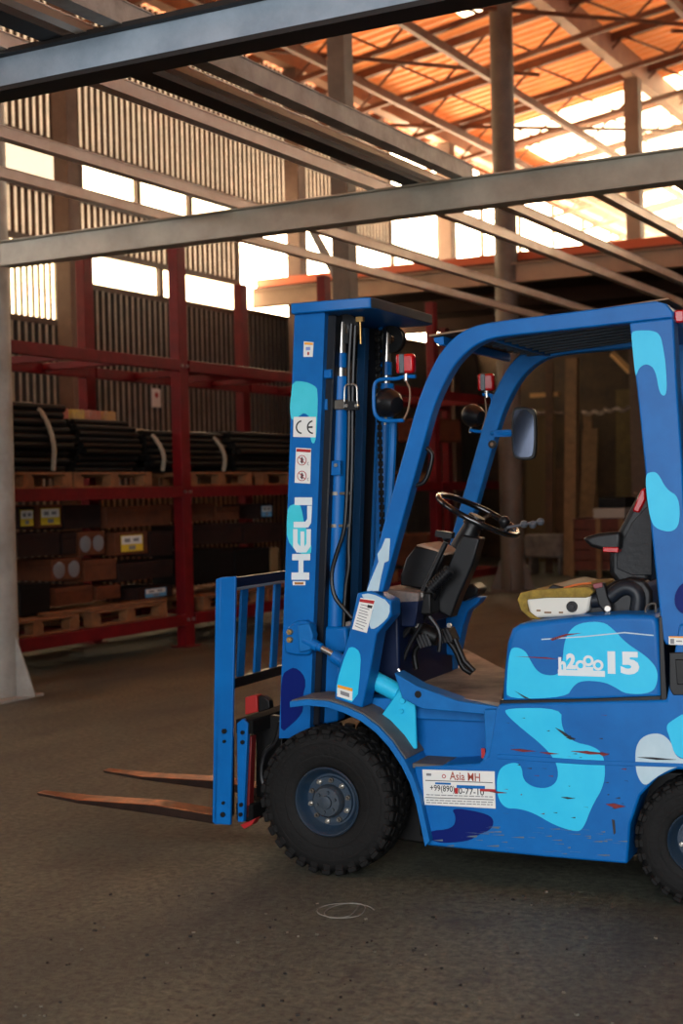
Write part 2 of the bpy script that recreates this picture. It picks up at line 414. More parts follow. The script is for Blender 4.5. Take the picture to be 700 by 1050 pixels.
mb.prism(T.poly([(527, 708), (540, 715), (546, 718), (538, 716)], WH - .001), WH - .0022, WH - .0004, 1)
mb.prism(T.poly([(555, 655), (600, 652), (640, 648), (670, 651), (670, 652.2), (640, 649.3), (600, 653.2), (555, 656.2)], WH - .001), WH - .0022, WH - .0004, 2)
tag(part(mb, 'scratches', [SCR, SCRD, CWHITE], parent=ho), kind='stuff')
mb = MB()
mb.prism(T.poly([(512, 718), (600, 716.5), (677, 713.5), (677, 722), (600, 724), (512, 726.5)], .045), .0449, .9)
mb.prism(T.poly([(675, 632), (679, 632), (684, 719), (677, 719)], .045), .0449, .9)
part(mb, 'rubber_seal', BLACK, .003)
# counterweight vent and sticker
mb = MB(); mb.prism(T.poly([(686, 669), (730, 668), (730, 712), (690, 713), (686, 706)], .028), .026, .033); vo = part(mb, 'handle_recess', BLACK, .004)
mb = MB(); mb.prism(T.poly([(692, 676), (722, 676), (722, 702), (694, 702)], .024), .020, .026); part(mb, 'latch', BLKM, .003, parent=vo)
mb = MB(); bar(mb, 685.5, 661, 712, 653, .0285); bar(mb, 687, 660, 691, 655, .0277, 1); bar(mb, 686, 653.8, 711, 652.8, .0275, 2); bar(mb, 693, 658, 699, 657, .0277, 1)
part(mb, 'warning_sticker', [WHITE, INKG, ORANGE], parent=bo)

# ---- overhead guard
GY0, GY1 = .07, .14
outer = [(376, 606), (390, 555), (404, 500), (416, 455), (428, 412), (438, 385), (450, 362), (464, 345), (480, 335), (500, 330), (560, 322.5), (640, 312), (672, 308), (683, 312), (690, 320), (691, 325)]
inner = [(645, 331), (600, 336), (556, 342), (525, 346), (505, 352), (488, 361), (474, 377), (463, 398), (454, 424), (440, 470), (427, 516), (413, 566), (402, 607)]
mb = MB(); pl = T.poly(outer + inner, GY0)
def bandp(mb, oi, ii, y0, y1, m=0):
    """extrude a bent bar built from matching outer/inner rows"""
    n = len(oi)
    A = [(mb.bm.verts.new((oi[k][0], y0, oi[k][1])), mb.bm.verts.new((ii[k][0], y0, ii[k][1])), mb.bm.verts.new((ii[k][0], y1, ii[k][1])), mb.bm.verts.new((oi[k][0], y1, oi[k][1]))) for k in range(n)]
    for k in range(n - 1):
        for j in range(4): mb.face([A[k][j], A[k + 1][j], A[k + 1][(j + 1) % 4], A[k][(j + 1) % 4]], m)
    mb.face(A[0][::-1], m); mb.face(A[-1], m)
oo = [(375, 606), (390, 548), (404, 498), (416, 455), (427, 415), (437, 388), (449, 364), (463, 347), (480, 336), (500, 330.5), (560, 323), (600, 318), (640, 312.5), (672, 308.5)]
ii_ = [(392, 607), (407, 552), (420.5, 503), (432.5, 460), (443.5, 420), (453.5, 396), (465.5, 374), (480, 359), (494, 350), (512, 345), (562, 340), (600, 336), (640, 331.5), (690, 326)]
def smooth_open(p, n=2):
    for _ in range(n):
        q = [p[0]]
        for a, b in zip(p, p[1:]): q += [(a[0] * .75 + b[0] * .25, a[1] * .75 + b[1] * .25), (a[0] * .25 + b[0] * .75, a[1] * .25 + b[1] * .75)]
        p = q + [p[-1]]
    return p
PO, PI_ = T.poly(oo, GY0), T.poly(ii_, GY0)
# tidy the top of the bar so that it runs straight
SO, SI = smooth_open(PO), smooth_open(PI_)
mb = MB(); bandp(mb, SO, SI, GY0, GY1)
mb.prism(T.poly([(672, 308.5), (683, 311.5), (690, 320), (690, 326)], GY0), GY0, GY1)
gd = part(mb, 'guard_rail', BLUE, .006)
mb = MB(); bandp(mb, SO, SI, .92, .99); mb.prism(T.poly([(672, 308.5), (683, 311.5), (690, 320), (690, 326)], GY0), .92, .99)
gf = part(mb, 'guard_rail', BLUE2, .006)
# far lower leg
mb = MB()
mb.prism([PO[0], PI_[0], (PI_[0][0] - .02, zf), (PO[0][0] - .05, zf)], .92, .99); part(mb, 'front_leg_foot', BLUE2, .005)
# roof cover, cross tubes and slats
ztop = PO[10][1]; xl = PO[8][0]; xr = T.W(684, 312, GY0)[0]
zr = lambda x: PO[8][1] + (x - PO[8][0]) * (PO[13][1] - PO[8][1]) / (PO[13][0] - PO[8][0])
mb = MB()
x0 = T.W(449, 330, GY0)[0] - .0
a = [(x0 - .05, zr(x0) - .012), (xr, zr(xr) + .003), (xr, zr(xr) + .009), (x0 - .05, zr(x0) - .004)]
mb.prism(a, .1, .99); part(mb, 'roof_sheet', mat('weathered_sheet', srgb(150, 116, 84), .6, .2, col2=srgb(90, 72, 58), scale=10), .001)
mb = MB()
for (x_, h) in ((x0 - .03, .045), (x0 + .16, .05)):
    mb.prism([(x_, zr(x_) - .015), (x_ + .04, zr(x_) - .012), (x_ + .04, zr(x_) - h), (x_ + .02, zr(x_) - h), (x_, zr(x_) - .03)], .1, .96)
part(mb, 'front_cross_bar', BLUE, .003)
for k in range(8):
    w0 = .17 + k * .094
    mb = MB(); xs0, xs1 = x0 + .12, xr - .03
    mb.prism([(xs0, zr(xs0) - .02), (xs1, zr(xs1) - .012), (xs1, zr(xs1) - .045), (xs0, zr(xs0) - .05)], w0, w0 + .022)
    part(mb, 'roof_slat', mat('slat_dark_blue', srgb(40, 52, 62), .6), .002)
mb = MB(); mb.prism(T.poly([(650, 315), (682, 311.5), (690, 320), (690, 330), (650, 334)], GY0), .14, .92); part(mb, 'rear_cross_bar', BLUE2, .004)
# rear pillars
pil = [(645, 331), (690, 326), (694, 400), (699, 470), (703, 560), (706, 650), (683, 662), (679, 655), (670, 570), (655, 420)]
for (a_, b_, nm, mt) in ((.045, .13, 'rear_pillar', BLUE), (.9, .985, 'rear_pillar', BLUE2)):
    mb = MB(); mb.prism([(x, z) for x, z in T.poly(pil, .045)], a_, b_); po = part(mb, nm, mt, .006)
    if a_ < .1:
        mb = MB(); wp = .0445
        patch(mb, [(647, 342), (650, 339), (669.3, 338.7), (677, 343.4), (680, 358), (682.4, 374), (684, 406), (676, 405), (672, 379), (663, 372.5), (655, 377), (652, 386), (651, 383), (648, 355)], wp, 0)
        patch(mb, [(661.5, 487), (666, 484), (674, 484), (683, 502), (696, 509), (697, 537), (689, 546), (674, 543), (667, 535), (663, 510)], wp, 0)
        part(mb, 'camouflage_paint', CYAN, parent=po)
mb = MB(); c = T.W(694, 324, .08); mb.box((c[0] + .005, .12, c[1]), (.035, .06, .045)); part(mb, 'tail_lamp', RED, .006)

# front leg bracket
mb = MB()
lb = [(366, 608), (380, 606), (401, 616), (401, 632), (386, 650), (378, 695), (371, 726), (343, 717), (343, 698), (357, 652)]
mb.prism(T.poly(lb, .05), .05, .15); lo = part(mb, 'front_leg', BLUE, .006)
mb = MB()
patch(mb, [(368, 610), (380, 608), (399.5, 617), (399.5, 631), (390, 641), (381, 646), (378, 640), (384, 620)], .0495, 1, 1)
patch(mb, [(356, 665), (362, 663), (369, 668), (370, 680), (366, 722), (345, 714), (345, 700)], .0495, 0, 1)
part(mb, 'camouflage_paint', [CYAN, CWHITE], parent=lo)
mb = MB(); mb.prism(T.poly([(395, 552), (400, 552), (398.5, 575), (394, 577), (391, 590), (388, 606), (376, 606), (380, 595), (388, 576), (387, 568), (391, 562)], GY0 - .0005), GY0 - .0017, GY0)
part(mb, 'camouflage_paint', CWHITE, parent=gd)
mb = MB(); wq = .0485
a4 = [(369.5, 613), (384.5, 615), (376, 649), (361, 645)]
mb.prism(T.poly(a4, wq), wq - .001, wq)
mb.prism(T.poly([(369, 614), (384, 616), (383, 619.5), (368.5, 617)], wq - .001), wq - .002, wq - .001, 1)
for k in range(9):
    f = .2 + k * .085
    p0 = (a4[0][0] + (a4[3][0] - a4[0][0]) * f + 2, a4[0][1] + (a4[3][1] - a4[0][1]) * f); p1 = (a4[1][0] + (a4[2][0] - a4[1][0]) * f - rnd.uniform(2, 5), a4[1][1] + (a4[2][1] - a4[1][1]) * f)
    mb.prism(T.poly([p0, p1, (p1[0], p1[1] + .9), (p0[0], p0[1] + .9)], wq - .001), wq - .0018, wq - .001, 2)
mb.prism(T.poly([(377, 620), (382, 621), (381, 624), (376.5, 623)], wq - .001), wq - .002, wq - .001, 3)
part(mb, 'instruction_sticker', [WHITE, REDMARK, INKG, INK], parent=lo)
mb = MB(); mb.prism(T.poly([(346, 702), (361.5, 706), (361, 718.5), (345.5, 714)], wq), wq - .001, wq)
mb.prism(T.poly([(346, 702), (361.5, 706), (361.3, 709), (346, 705)], wq - .001), wq - .002, wq - .001, 1)
mb.prism(T.poly([(349, 708), (358, 711), (358, 715), (349, 712)], wq - .001), wq - .002, wq - .001, 2)
part(mb, 'warning_sticker', [WHITE, ORANGE, INKG], parent=lo)

# ---- fender
fo = [(297.5, 719), (315, 717), (337, 719), (355, 725), (372, 733), (388, 745), (402, 760), (415, 779), (424, 797), (431, 818), (437, 845), (441, 862)]
mb = MB(); P = T.poly(fo, .0); n = len(P); inn = []
for i in range(n):
    a = Vector(P[max(i - 1, 0)]); b = Vector(P[min(i + 1, n - 1)]); d = (b - a).normalized(); inn.append((P[i][0] - d.y * -1 * -.012 * -1, P[i][1] - .012 * abs(d.x)) if False else (P[i][0] - .012 * abs(d.y), P[i][1] - .012 * abs(d.x)))
bandp(mb, P, inn, .0, .2)
bandp(mb, P, [(x - .022 * (i / n), z - .024) for i, (x, z) in enumerate(P)], -.006, .002)
part(mb, 'fender', BLUE2, .002)
mb = MB(); bandp(mb, [(x + .003, z + .004) for x, z in P[:8]], P[:8], .008, .2); part(mb, 'fender_top', GREYB)

# ---- mast
def upx(px, py, w): return T.W(px, py, w)
mast = []
MW0 = .2
near_face = [(302, 320), (333, 320), (317, 757), (286, 757)]
nf = T.poly(near_face, MW0)
mb = MB(); mb.prism(nf, MW0, MW0 + .016)
def strip(mb, pa, pb, wpx, width, y0, y1, m=0):   # strip hugging an edge of the face (u-width)
    a, b = T.W(pa[0], pa[1], wpx), T.W(pb[0], pb[1], wpx)
    e_ = .0006 if width > 0 else -.0006
    mb.prism([(a[0] + e_, a[1] - .002), (a[0] + width, a[1] - .002), (b[0] + width, b[1] + .002), (b[0] + e_, b[1] + .002)], y0 + (.001 if y1 > y0 else -.001), y1, m)
strip(mb, (302, 320), (286, 757), MW0, .016, MW0, MW0 + .065); strip(mb, (333, 320), (317, 757), MW0, -.016, MW0, MW0 + .065)
mo = part(mb, 'outer_mast_channel', BLUE)
far = .87
mb = MB(); mb.prism(nf, far - .016, far); strip(mb, (302, 320), (286, 757), MW0, .016, far - .065, far); strip(mb, (333, 320), (317, 757), MW0, -.016, far - .065, far)
part(mb, 'outer_mast_channel', BLUE2, .003)
# inner channels, nested
for (y0, y1, y2) in ((.235, .25, .3), (.835, .82, .77)):
    mb = MB(); mb.prism(T.poly([(307, 322), (340, 322), (323, 745), (292, 745)], MW0), min(y0, y1), max(y0, y1))
    strip(mb, (306, 322), (291, 745), MW0, .014, min(y0, y2), max(y0, y2)); strip(mb, (341, 322), (324, 745), MW0, -.014, min(y0, y2), max(y0, y2))
    part(mb, 'inner_mast_channel', mat('inner_channel_dark', srgb(6, 12, 24), .4, col2=srgb(12, 14, 18), scale=12, spec=.3), .003)  # near-black navy over the whole inner channel
mb = MB(); mb.prism(T.poly([(367, 336), (375, 336), (366, 640), (358, 640)], .62), .62, .66); part(mb, 'inner_mast_flange', mat('flange_teal_blue', srgb(4, 58, 96), .45, spec=.3), .002)
# paint patches on the near face
mb = MB(); wm = MW0 - .0005
patch(mb, [(300, 391), (312, 391), (322, 395), (326, 400), (325, 440), (323, 454), (320, 455), (318, 448), (319, 437), (318, 428), (312, 423), (306, 427), (299, 432), (297, 420), (298.5, 405)], wm, 0, 1)
patch(mb, [(295, 519), (305, 516), (309, 520), (312, 538), (317, 550), (320, 565), (316, 570), (304, 566), (294, 553), (294, 535)], wm, 0, 1)
patch(mb, [(290, 691), (295, 687), (302, 684), (310, 690), (314, 700), (310, 715), (311, 728), (306, 736), (300, 742), (288, 752), (288, 730), (288, 705)], wm, 1, 1)
part(mb, 'camouflage_paint', [mat('camouflage_turquoise', srgb(46, 186, 200), .4, col2=srgb(66, 196, 215), scale=9), DBLUE], parent=mo)
# stickers on mast
ws2 = MW0 - .0015
mb = MB(); mb.prism(T.poly([(311.5, 350), (321.5, 351), (320.5, 366), (311, 366)], ws2), ws2 - .0008, ws2)
mb.prism(T.poly([(312.3, 351), (320.8, 351.6), (320.6, 353.8), (312.2, 353.3)], ws2 - .001), ws2 - .0017, ws2 - .0008, 1)
bar(mb, 313.5, 356, 318, 359, ws2 - .001, 2); bar(mb, 315, 361, 317, 364, ws2 - .001, 3)
part(mb, 'warning_sticker', [WHITE, ORANGE, mat('ink_pale_blue', srgb(120, 140, 200), .6), REDMARK], parent=mo)
mb = MB(); mb.prism(T.poly([(301, 427.5), (324, 427.5), (323.5, 448.5), (300.5, 448)], ws2), ws2 - .0008, ws2)
def arc(mb, cx, cy, r, a0, a1, w, th, m, n=18):
    c0 = T.W(cx, cy, w); pts_o, pts_i = [], []
    for k in range(n + 1):
        a = R(a0 + (a1 - a0) * k / n); pts_o.append((c0[0] + r * math.cos(a), c0[1] + r * math.sin(a))); pts_i.append((c0[0] + (r - th) * math.cos(a), c0[1] + (r - th) * math.sin(a)))
    mb.prism(pts_o + pts_i[::-1], w - .0008, w, m)
arc(mb, 309.5, 438, .028, 95, 265, ws2 - .0009, .006, 1); arc(mb, 321, 438, .028, 95, 265, ws2 - .0009, .006, 1)
bar(mb, 315.5, 437.2, 320.5, 438.8, ws2 - .0009, 1)
part(mb, 'ce_sticker', [WHITE, INK], parent=mo)
mb = MB(); mb.prism(T.poly([(303.5, 459), (319, 460), (318, 496), (302, 495)], ws2), ws2 - .0008, ws2)
mb.prism(T.poly([(303.8, 460), (318.5, 461), (318.4, 464), (303.8, 463)], ws2 - .001), ws2 - .0017, ws2 - .0008, 1)
for y in (472, 488):
    mb.lathe([(.021, 0), (.021, -.0008), (.018, -.0008)], (T.W(309.5, y, ws2)[0], ws2 - .001, T.W(309.5, y, ws2)[1]), seg=24, m=1)
    c0 = T.W(309.5, y, ws2 - .001)
    mb.box((c0[0], ws2 - .0014, c0[1]), (.04, .0008, .0035), 1, Matrix.Rotation(R(45), 3, 'Y')); mb.box((c0[0], ws2 - .0014, c0[1]), (.007, .0008, .026), 2)
    mb.box((c0[0], ws2 - .0014, c0[1] - .001), (.018, .0008, .005), 2, Matrix.Rotation(R(-35), 3, 'Y'))
    arc(mb, 316.5, y + 3.5, .007, 90, 270, ws2 - .001, .0022, 3, 8)
part(mb, 'no_hands_sticker', [WHITE, REDMARK, mat('ink_dark_red', srgb(80, 40, 48), .6), INKG], parent=mo)
# vertical lettering HELI, read upwards
mb = MB()
def lr(x0, y0, x1, y1):
    mb.prism(T.poly([(x0, y0), (x1, y0), (x1, y1), (x0, y1)], ws2), ws2 - .0008, ws2)
def lrp(p): mb.prism(T.poly(p, ws2), ws2 - .0008, ws2)
lr(302, 510, 320, 518)                                            # I
lrp([(315, 518.6), (319.8, 518.6), (319, 536), (316, 541), (301, 541), (301, 535), (313, 535), (315, 532)])   # L
lrp([(300.5, 542.5), (305, 542.5), (305, 557), (307, 559.5), (308, 560), (308, 545), (312, 545), (312, 560), (313, 559.5), (314.2, 557), (314.2, 542.5), (318.8, 542.5), (318.5, 560), (314, 566.5), (304, 566.5), (300.5, 561)])   # E
lr(299.5, 568, 318, 574.5); lr(306, 574.5, 311, 587); lr(298.8, 587, 317, 594.5)     # H
part(mb, 'heli_lettering', WORNWHITE, parent=mo)
mb = MB(); bar(mb, 300, 600, 313, 596, ws2); bar(mb, 302, 599.3, 311, 597, ws2 - .0009, 1); part(mb, 'brown_sticker', [WHITE, mat('label_brown', srgb(150, 96, 40), .6)], parent=mo)
# top plate
zt0 = T.W(300, 324, MW0)[1]; zt1 = T.W(300, 312, MW0)[1]
xtl = T.W(299, 315, .18)[0]; xtr = T.W(386, 315, .22)[0]
mb = MB()
pts = [(xtl, .17), (xtr - .03, .17), (xtr - .008, .182), (xtr + .002, .21), (xtr, .86), (xtr - .04, .9), (xtl, .9)]
mb.prismz(pts, zt0 + .004, zt1 + .0)
tp = part(mb, 'mast_top_plate', BLUE, .005)
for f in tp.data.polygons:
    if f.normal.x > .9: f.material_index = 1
tp.data.materials.append(mat('plate_edge_dark', srgb(50, 48, 46), .6, col2=srgb(30, 36, 42), scale=14))  # rear-facing edge faces get a darker colour
# lift cylinders with clamps
def lift(w, sh):
    a = T.W(342, 660, .3); b = T.W(348.5, 386, .3)
    mb = MB(); mb.cyl((a[0], w, a[1]), (b[0], w, b[1]), .0385 if sh else .036); lc = part(mb, 'lift_cylinder', BLUE)
    t_ = T.W(349, 330, .3); t2 = T.W(349, 374, .3); t3 = T.W(349, 366, .3)
    mb = MB(); mb.cyl((b[0], w, b[1]), (t_[0], w, t_[1]), .019); part(mb, 'piston_rod', STEEL, parent=lc)
    mb = MB(); mb.cyl((t2[0] - .003, w, t2[1] - .012), (t3[0] - .003, w, t3[1] + .016), .026); part(mb, 'rod_collar', BLUE, .002, parent=lc)
    # chain of link plates and its pulley
    x, z0 = T.W(342.5, 326, w if sh else .3)[0], t_[1]
    ch = MB(); zc = z0
    while zc > (b[1] - .0 if sh else .8):
        ch.box((x, w - .03, zc), (.022, .03, .022)); ch.box((x, w - .03, zc - .016), (.012, .022, .012)); zc -= .032
    part(ch, 'lift_chain', BLKM, .003)
    pu = MB(); pu.lathe([(.02, -.02), (.06, -.02), (.06, -.012), (.05, 0), (.06, .012), (.06, .02), (.02, .02)], (t_[0] + .02, w + .01, t_[1] - .03), seg=28)
    part(pu, 'chain_pulley', BLKM)
    return lc, a, b
lc, la, lbp = lift(.31, True)
lift(.8, False)
for y, mt in ((428 - 36, BLUE),): pass
mb = MB(); c = T.W(337, 384, .25); mb.box((c[0] + .0, .26, c[1]), (.05, .09, .036)); part(mb, 'chain_bracket', BLUE, .004)
mb = MB(); c = T.W(347, 415, .27); mb.box((c[0] - .01, .268, c[1]), (.095, .02, .04)); cb = part(mb, 'hose_clamp', DSTEEL, .003)
mb = MB(); c2 = T.W(334, 415, .25); mb.box((c2[0], .255, c2[1]), (.03, .05, .045)); part(mb, 'clamp_mount', BLUE2, .003, parent=cb)
mb = MB(); pts = [(353, 418), (353, 398), (355, 394), (364, 394), (366, 398), (366, 418)]
mb.tube([(T.W(x, y, .25)[0], .25, T.W(x, y, .25)[1]) for x, y in pts], .0042, smooth=1)
mb.box((T.W(360, 416, .25)[0], .256, T.W(360, 416, .25)[1]), (.055, .03, .035), 1)
for x in (355, 365):
    q = T.W(x, 416, .24); mb.cyl((q[0], .25, q[1]), (q[0], .236, q[1]), .007, seg=8)
part(mb, 'hose_guide', [STEEL, BLACK])
mb = MB(); c = T.W(340, 480, .25); mb.box((c[0], .265, c[1]), (.075, .03, .06)); hb_ = part(mb, 'cylinder_bracket', BLUE, .004)
mb = MB()
for x in (338, 345):
    q = T.W(x, 477, .25); mb.cyl((q[0], .25, q[1]), (q[0], .238, q[1]), .008, seg=6)
part(mb, 'bracket_bolts', STEEL, parent=hb_)
for y in (506, 539):
    mb = MB(); c = T.W(344 if y == 506 else 343, y, .3); mb.lathe([(.039, -.007), (.0415, -.007), (.0415, .007), (.039, .007)], (c[0], .31, c[1]), axis='Z', seg=24)
    mb.box((c[0] + .055, .275, c[1]), (.05, .006, .011)); part(mb, 'hose_strap', DSTEEL)
mb = MB(); c = T.W(341.5, 586, .3); mb.lathe([(.039, -.003), (.0405, -.003), (.0405, .003), (.039, .003)], (c[0], .31, c[1]), axis='Z', seg=24); part(mb, 'cable_tie', BLACK)
def hose(pts, w, r, nm='hydraulic_hose', mt=BLACK, **k):
    mb = MB(); mb.tube([(T.W(x, y, w if len(q) == 0 else q[0])[0], w if len(q) == 0 else q[0], T.W(x, y, w if len(q) == 0 else q[0])[1]) for x, y, *q in pts], r, smooth=2, seg=8); return part(mb, nm, mt, **k)
hose([(360, 332), (357, 380), (358, 420), (357, 470), (355, 520), (353, 545), (344, 570), (339, 590), (342, 612), (353, 625), (361, 634)], .27, .009)
hose([(364, 334), (362, 380), (361, 420), (361, 470), (359, 530), (357, 560), (358, 580), (354, 600), (352, 645)], .29, .0085)
hose([(356, 332), (361, 352), (357, 380), (354, 420), (352, 470)], .31, .008)
mb = MB(); q = T.W(369, 325, .3); mb.cyl((q[0], .3, q[1]), (q[0], .3, q[1] - .11), .005); mb.box((q[0], .3, q[1] - .01), (.03, .02, .02)); part(mb, 'hose_stay', mat('brass', srgb(190, 150, 90), .35, .8))
# lower cross member, mast foot
mb = MB(); p = T.poly([(322, 647), (336, 642), (356, 643), (358, 668), (342, 671), (322, 668)], .27); mb.prism(p, .26, .84); part(mb, 'mast_cross_member', BLUE, .012)
mb = MB(); p = T.poly([(324, 668), (347, 668), (345, 740), (320, 745)], .27); mb.prism(p, .28, .36); part(mb, 'mast_foot', BLUE, .006); mb = MB(); mb.prism(p, .74, .82); part(mb, 'mast_foot', BLUE2, .006)
# a dark rear shroud between the channels (mast cross plates)
for y in (345, 740):
    mb = MB(); p = T.poly([(312, y - 12), (318, y - 12), (318, y + 12), (312, y + 12)], MW0); mb.prism(p, .25, .82)
    part(mb, 'inner_cross_member', BLKM, .003)
# thin pale-tipped feed pipe on far cylinder
# tilt cylinder
mb = MB(); p = T.poly([(290, 655), (294, 644), (303, 637), (312, 636), (320, 640), (321, 664), (316, 672), (303, 672), (292, 670)], .17); mb.prism(p, .17, .215)
tb = part(mb, 'tilt_bracket', BLUE, .008)
mb = MB(); p = T.poly([(310, 640), (322, 638), (326, 650), (324, 665), (312, 668)], .2); mb.prism(p, .15, .2); part(mb, 'tilt_bracket_plate', BLUE2, .005, parent=tb)
for y in (648, 656):
    mb = MB(); q = T.W(297, y, .165); mb.cyl((q[0], .172, q[1]), (q[0], .155, q[1]), .014, .012, seg=6); mb.cyl((q[0], .156, q[1]), (q[0], .148, q[1]), .007, seg=12); part(mb, 'bolt', mat('brassy_bolt', srgb(180, 150, 100), .4, .8), parent=tb)
def p3(x, y, w): q = T.W(x, y, w); return Vector((q[0], w, q[1]))
mb = MB(); mb.cyl(p3(312, 656, .17), p3(326, 663, .17), .022); mb.cyl(p3(325, 662, .17), p3(345, 673, .17), .0125, m=1); mb.cyl(p3(326, 662.5, .17), p3(330, 664.5, .17), .018)
part(mb, 'tilt_rod', [BLUE, STEEL])
mb = MB(); mb.cyl(p3(341, 672, .17), p3(352, 679, .17), .027); mb.cyl(p3(350, 678, .17), p3(376, 692, .17), .03)
part(mb, 'tilt_cylinder_neck', BLUE, .003)
mb = MB(); mb.cyl(p3(374, 692, .17), p3(409, 711, .17), .037); mb.cyl(p3(409, 711, .17), p3(412, 713, .17), .039); part(mb, 'tilt_cylinder', CYAN, .003)
mb = MB(); p = T.poly([(403, 716), (408, 709), (416, 706), (422, 709), (425, 716), (427, 768), (421, 768), (402, 748), (388, 737)], .12)
mb.prism(p, .12, .135); mb.prism(p, .205, .22); cv = part(mb, 'cylinder_clevis', CYAN, .004)
mb = MB()
for (x, y, r) in ((413, 718, .013), (412, 729, .009)):
    q = T.W(x, y, .12); mb.cyl((q[0], .122, q[1]), (q[0], .108, q[1]), r, seg=14)
part(mb, 'clevis_pin', CYAN, .002, parent=cv)
# front axle housing & chassis under floor (dark blue)
mb = MB(); mb.prism(T.poly([(372, 735), (430, 735), (440, 868), (400, 862)], .2), .22, .85); mb.cyl((0, .15, fr), (0, .92, fr), .075); part(mb, 'axle_housing', BLKM, .01)
mb = MB(); a = T.poly([(430, 862), (700, 880)], .2); mb.bb(a[0][0], a[1][0] + .3, .2, .9, .13, .45); part(mb, 'chassis', BLKM, .01)

# ---- backrest frame
ub = T.W(241, 592, .1)[0]
pp = [(226, 592), (241.5, 591), (236, 846), (219, 845)]
mb = MB(); p = T.poly(pp, .1); mb.prism(p, .1, .115)
p2 = T.poly([(221, 594), (226.5, 592), (222, 846), (217.5, 843)], .1); mb.prism(p2, .1, .16)
bp = part(mb, 'backrest_post', BLUE, .003)
mb = MB()
for (x, y) in ((230.5, 749.5), (230.5, 760), (229.5, 823), (229, 835)):
    q = T.W(x, y, .1); mb.cyl((q[0], .1, q[1]), (q[0], .088, q[1]), .011 if y in (749.5, 835) else .007, seg=6)
part(mb, 'post_bolts', BLKM, .001, parent=bp)
mb = MB(); dx = p[0][0] - p[0][0]
mb.prism(p, .98, .995); mb.prism(p2, .94, .995); part(mb, 'backrest_post', BLUE2, .003)
def lat(x, y_t, y_b, u, thick, w0, w1, name, mt, bev=.003):
    zt = T.W(x, y_t, w0)[1]; zb = T.W(x, y_b, w0)[1]
    mb = MB(); mb.bb(u, u + thick, w0, w1, zb, zt); return part(mb, name, mt, bev)
um = T.W(231, 600, .1)[0]
tlt = lambda z: (p[0][0] + (p[3][0] - p[0][0]) * (p[0][1] - z) / (p[0][1] - p[3][1]))   # front line of the leaning post at height z
zt, zb = T.W(241, 593, .115)[1], T.W(241, 603, .115)[1]
mb = MB(); mb.bb(tlt(zt) + .02, tlt(zt) + .05, .115, .985, zb, zt, 0); mb.bb(tlt(zt) + .02, tlt(zt) + .052, .115, .985, zb - .012, zb, 1); part(mb, 'backrest_top_rail', [NAVY, mat('pale_worn_edge', srgb(110, 120, 130), .6)], .002)
zt2, zb2 = T.W(238, 698, .115)[1], T.W(238, 708, .115)[1]
mb = MB(); mb.bb(tlt(zt2) + .01, tlt(zt2) + .04, .115, .985, zb2, zt2); part(mb, 'backrest_lower_rail', BLKM, .002)
for k in range(7):
    w0 = T.U(250 + k * 17, 640, tlt(1.0) + .03)[0]
    if w0 > .9: break
    xa, xb = tlt(zb) + .024, tlt(zb2) + .014
    wk = .028
    mb = MB(); mb.prismx([(w0 - wk, 0), (w0 + wk, 0), (w0 + wk, zb - zb2 + .01), (w0 - wk, zb - zb2 + .01)], 0, .012)
    o = part(mb, 'backrest_slat', BLUE2, .002); o.location = (xb, 0, zb2 + .0); o.rotation_euler = (0, math.atan2(xa - xb, zb - zb2), 0)
# carriage
uc = T.W(249, 745, .1)[0]
mb = MB(); p = T.poly([(242.5, 742), (248.5, 737), (254, 742), (249.5, 843), (243.5, 843)], .13); mb.prism(p, .13, .155); sp = part(mb, 'carriage_side_plate', BLUE, .003)
mb = MB()
for (x, y) in ((249, 751), (249, 761), (247.5, 825), (247, 835)):
    q = T.W(x, y, .13); mb.cyl((q[0], .13, q[1]), (q[0], .122, q[1]), .009, seg=8)
part(mb, 'plate_bolts', BLKM, parent=sp)
mb = MB(); q = T.W(240, 738, .13); q1 = T.W(258, 755, .13)
mb.bb(q[0], q1[0], .14, .95, q1[1] + .005, q[1] + .0); part(mb, 'carriage_bar', mat('carriage_black', srgb(12, 12, 12), .85, spec=.15), .006)
mb = MB(); q = T.W(238, 825, .13); q1 = T.W(256, 845, .13); mb.bb(q[0], q1[0], .16, .95, q1[1], q[1]); part(mb, 'carriage_bar', mat('carriage_black', srgb(12, 12, 12), .85, spec=.15), .006)
mb = MB(); p = T.poly([(256, 742), (272, 733), (290, 735), (288, 830), (262, 838), (262, 760)], .3); mb.prism(p, .3, .34); part(mb, 'carriage_bracket', BLKM, .006); mb = MB(); mb.prism(p, .72, .76); part(mb, 'carriage_bracket', BLKM, .006)
mb = MB(); p = T.poly([(254, 755), (258, 755), (255, 838), (251, 838)], .16); mb.prism(p, .16, .2); part(mb, 'red_stop_bar', mat('dark_red_paint', srgb(96, 14, 16), .5), .002)
mb = MB(); p = T.poly([(246, 846), (256, 842), (262, 839), (258, 846), (250, 850)], .15); mb.prism(p, .15, .2); part(mb, 'fork_stop', REDMARK, .002)
mb = MB(); p = T.poly([(251, 715), (258, 713), (263, 713), (264, 730), (251, 733)], .2); mb.prism(p, .2, .25); rl_ = part(mb, 'red_lamp', mat('red_worn', srgb(150, 22, 16), .5, wear=srgb(60, 30, 26), wear_amt=.08), .003)
mb = MB(); p = T.poly([(264, 713.5), (270, 714), (275, 719), (276, 727), (264, 731)], .2); mb.prism(p, .205, .245); part(mb, 'lamp_plug', BLKM, .004, parent=rl_)
hose([(288, 740), (283, 762), (272, 770), (268, 785), (268, 800), (274, 812)], .24, .011)
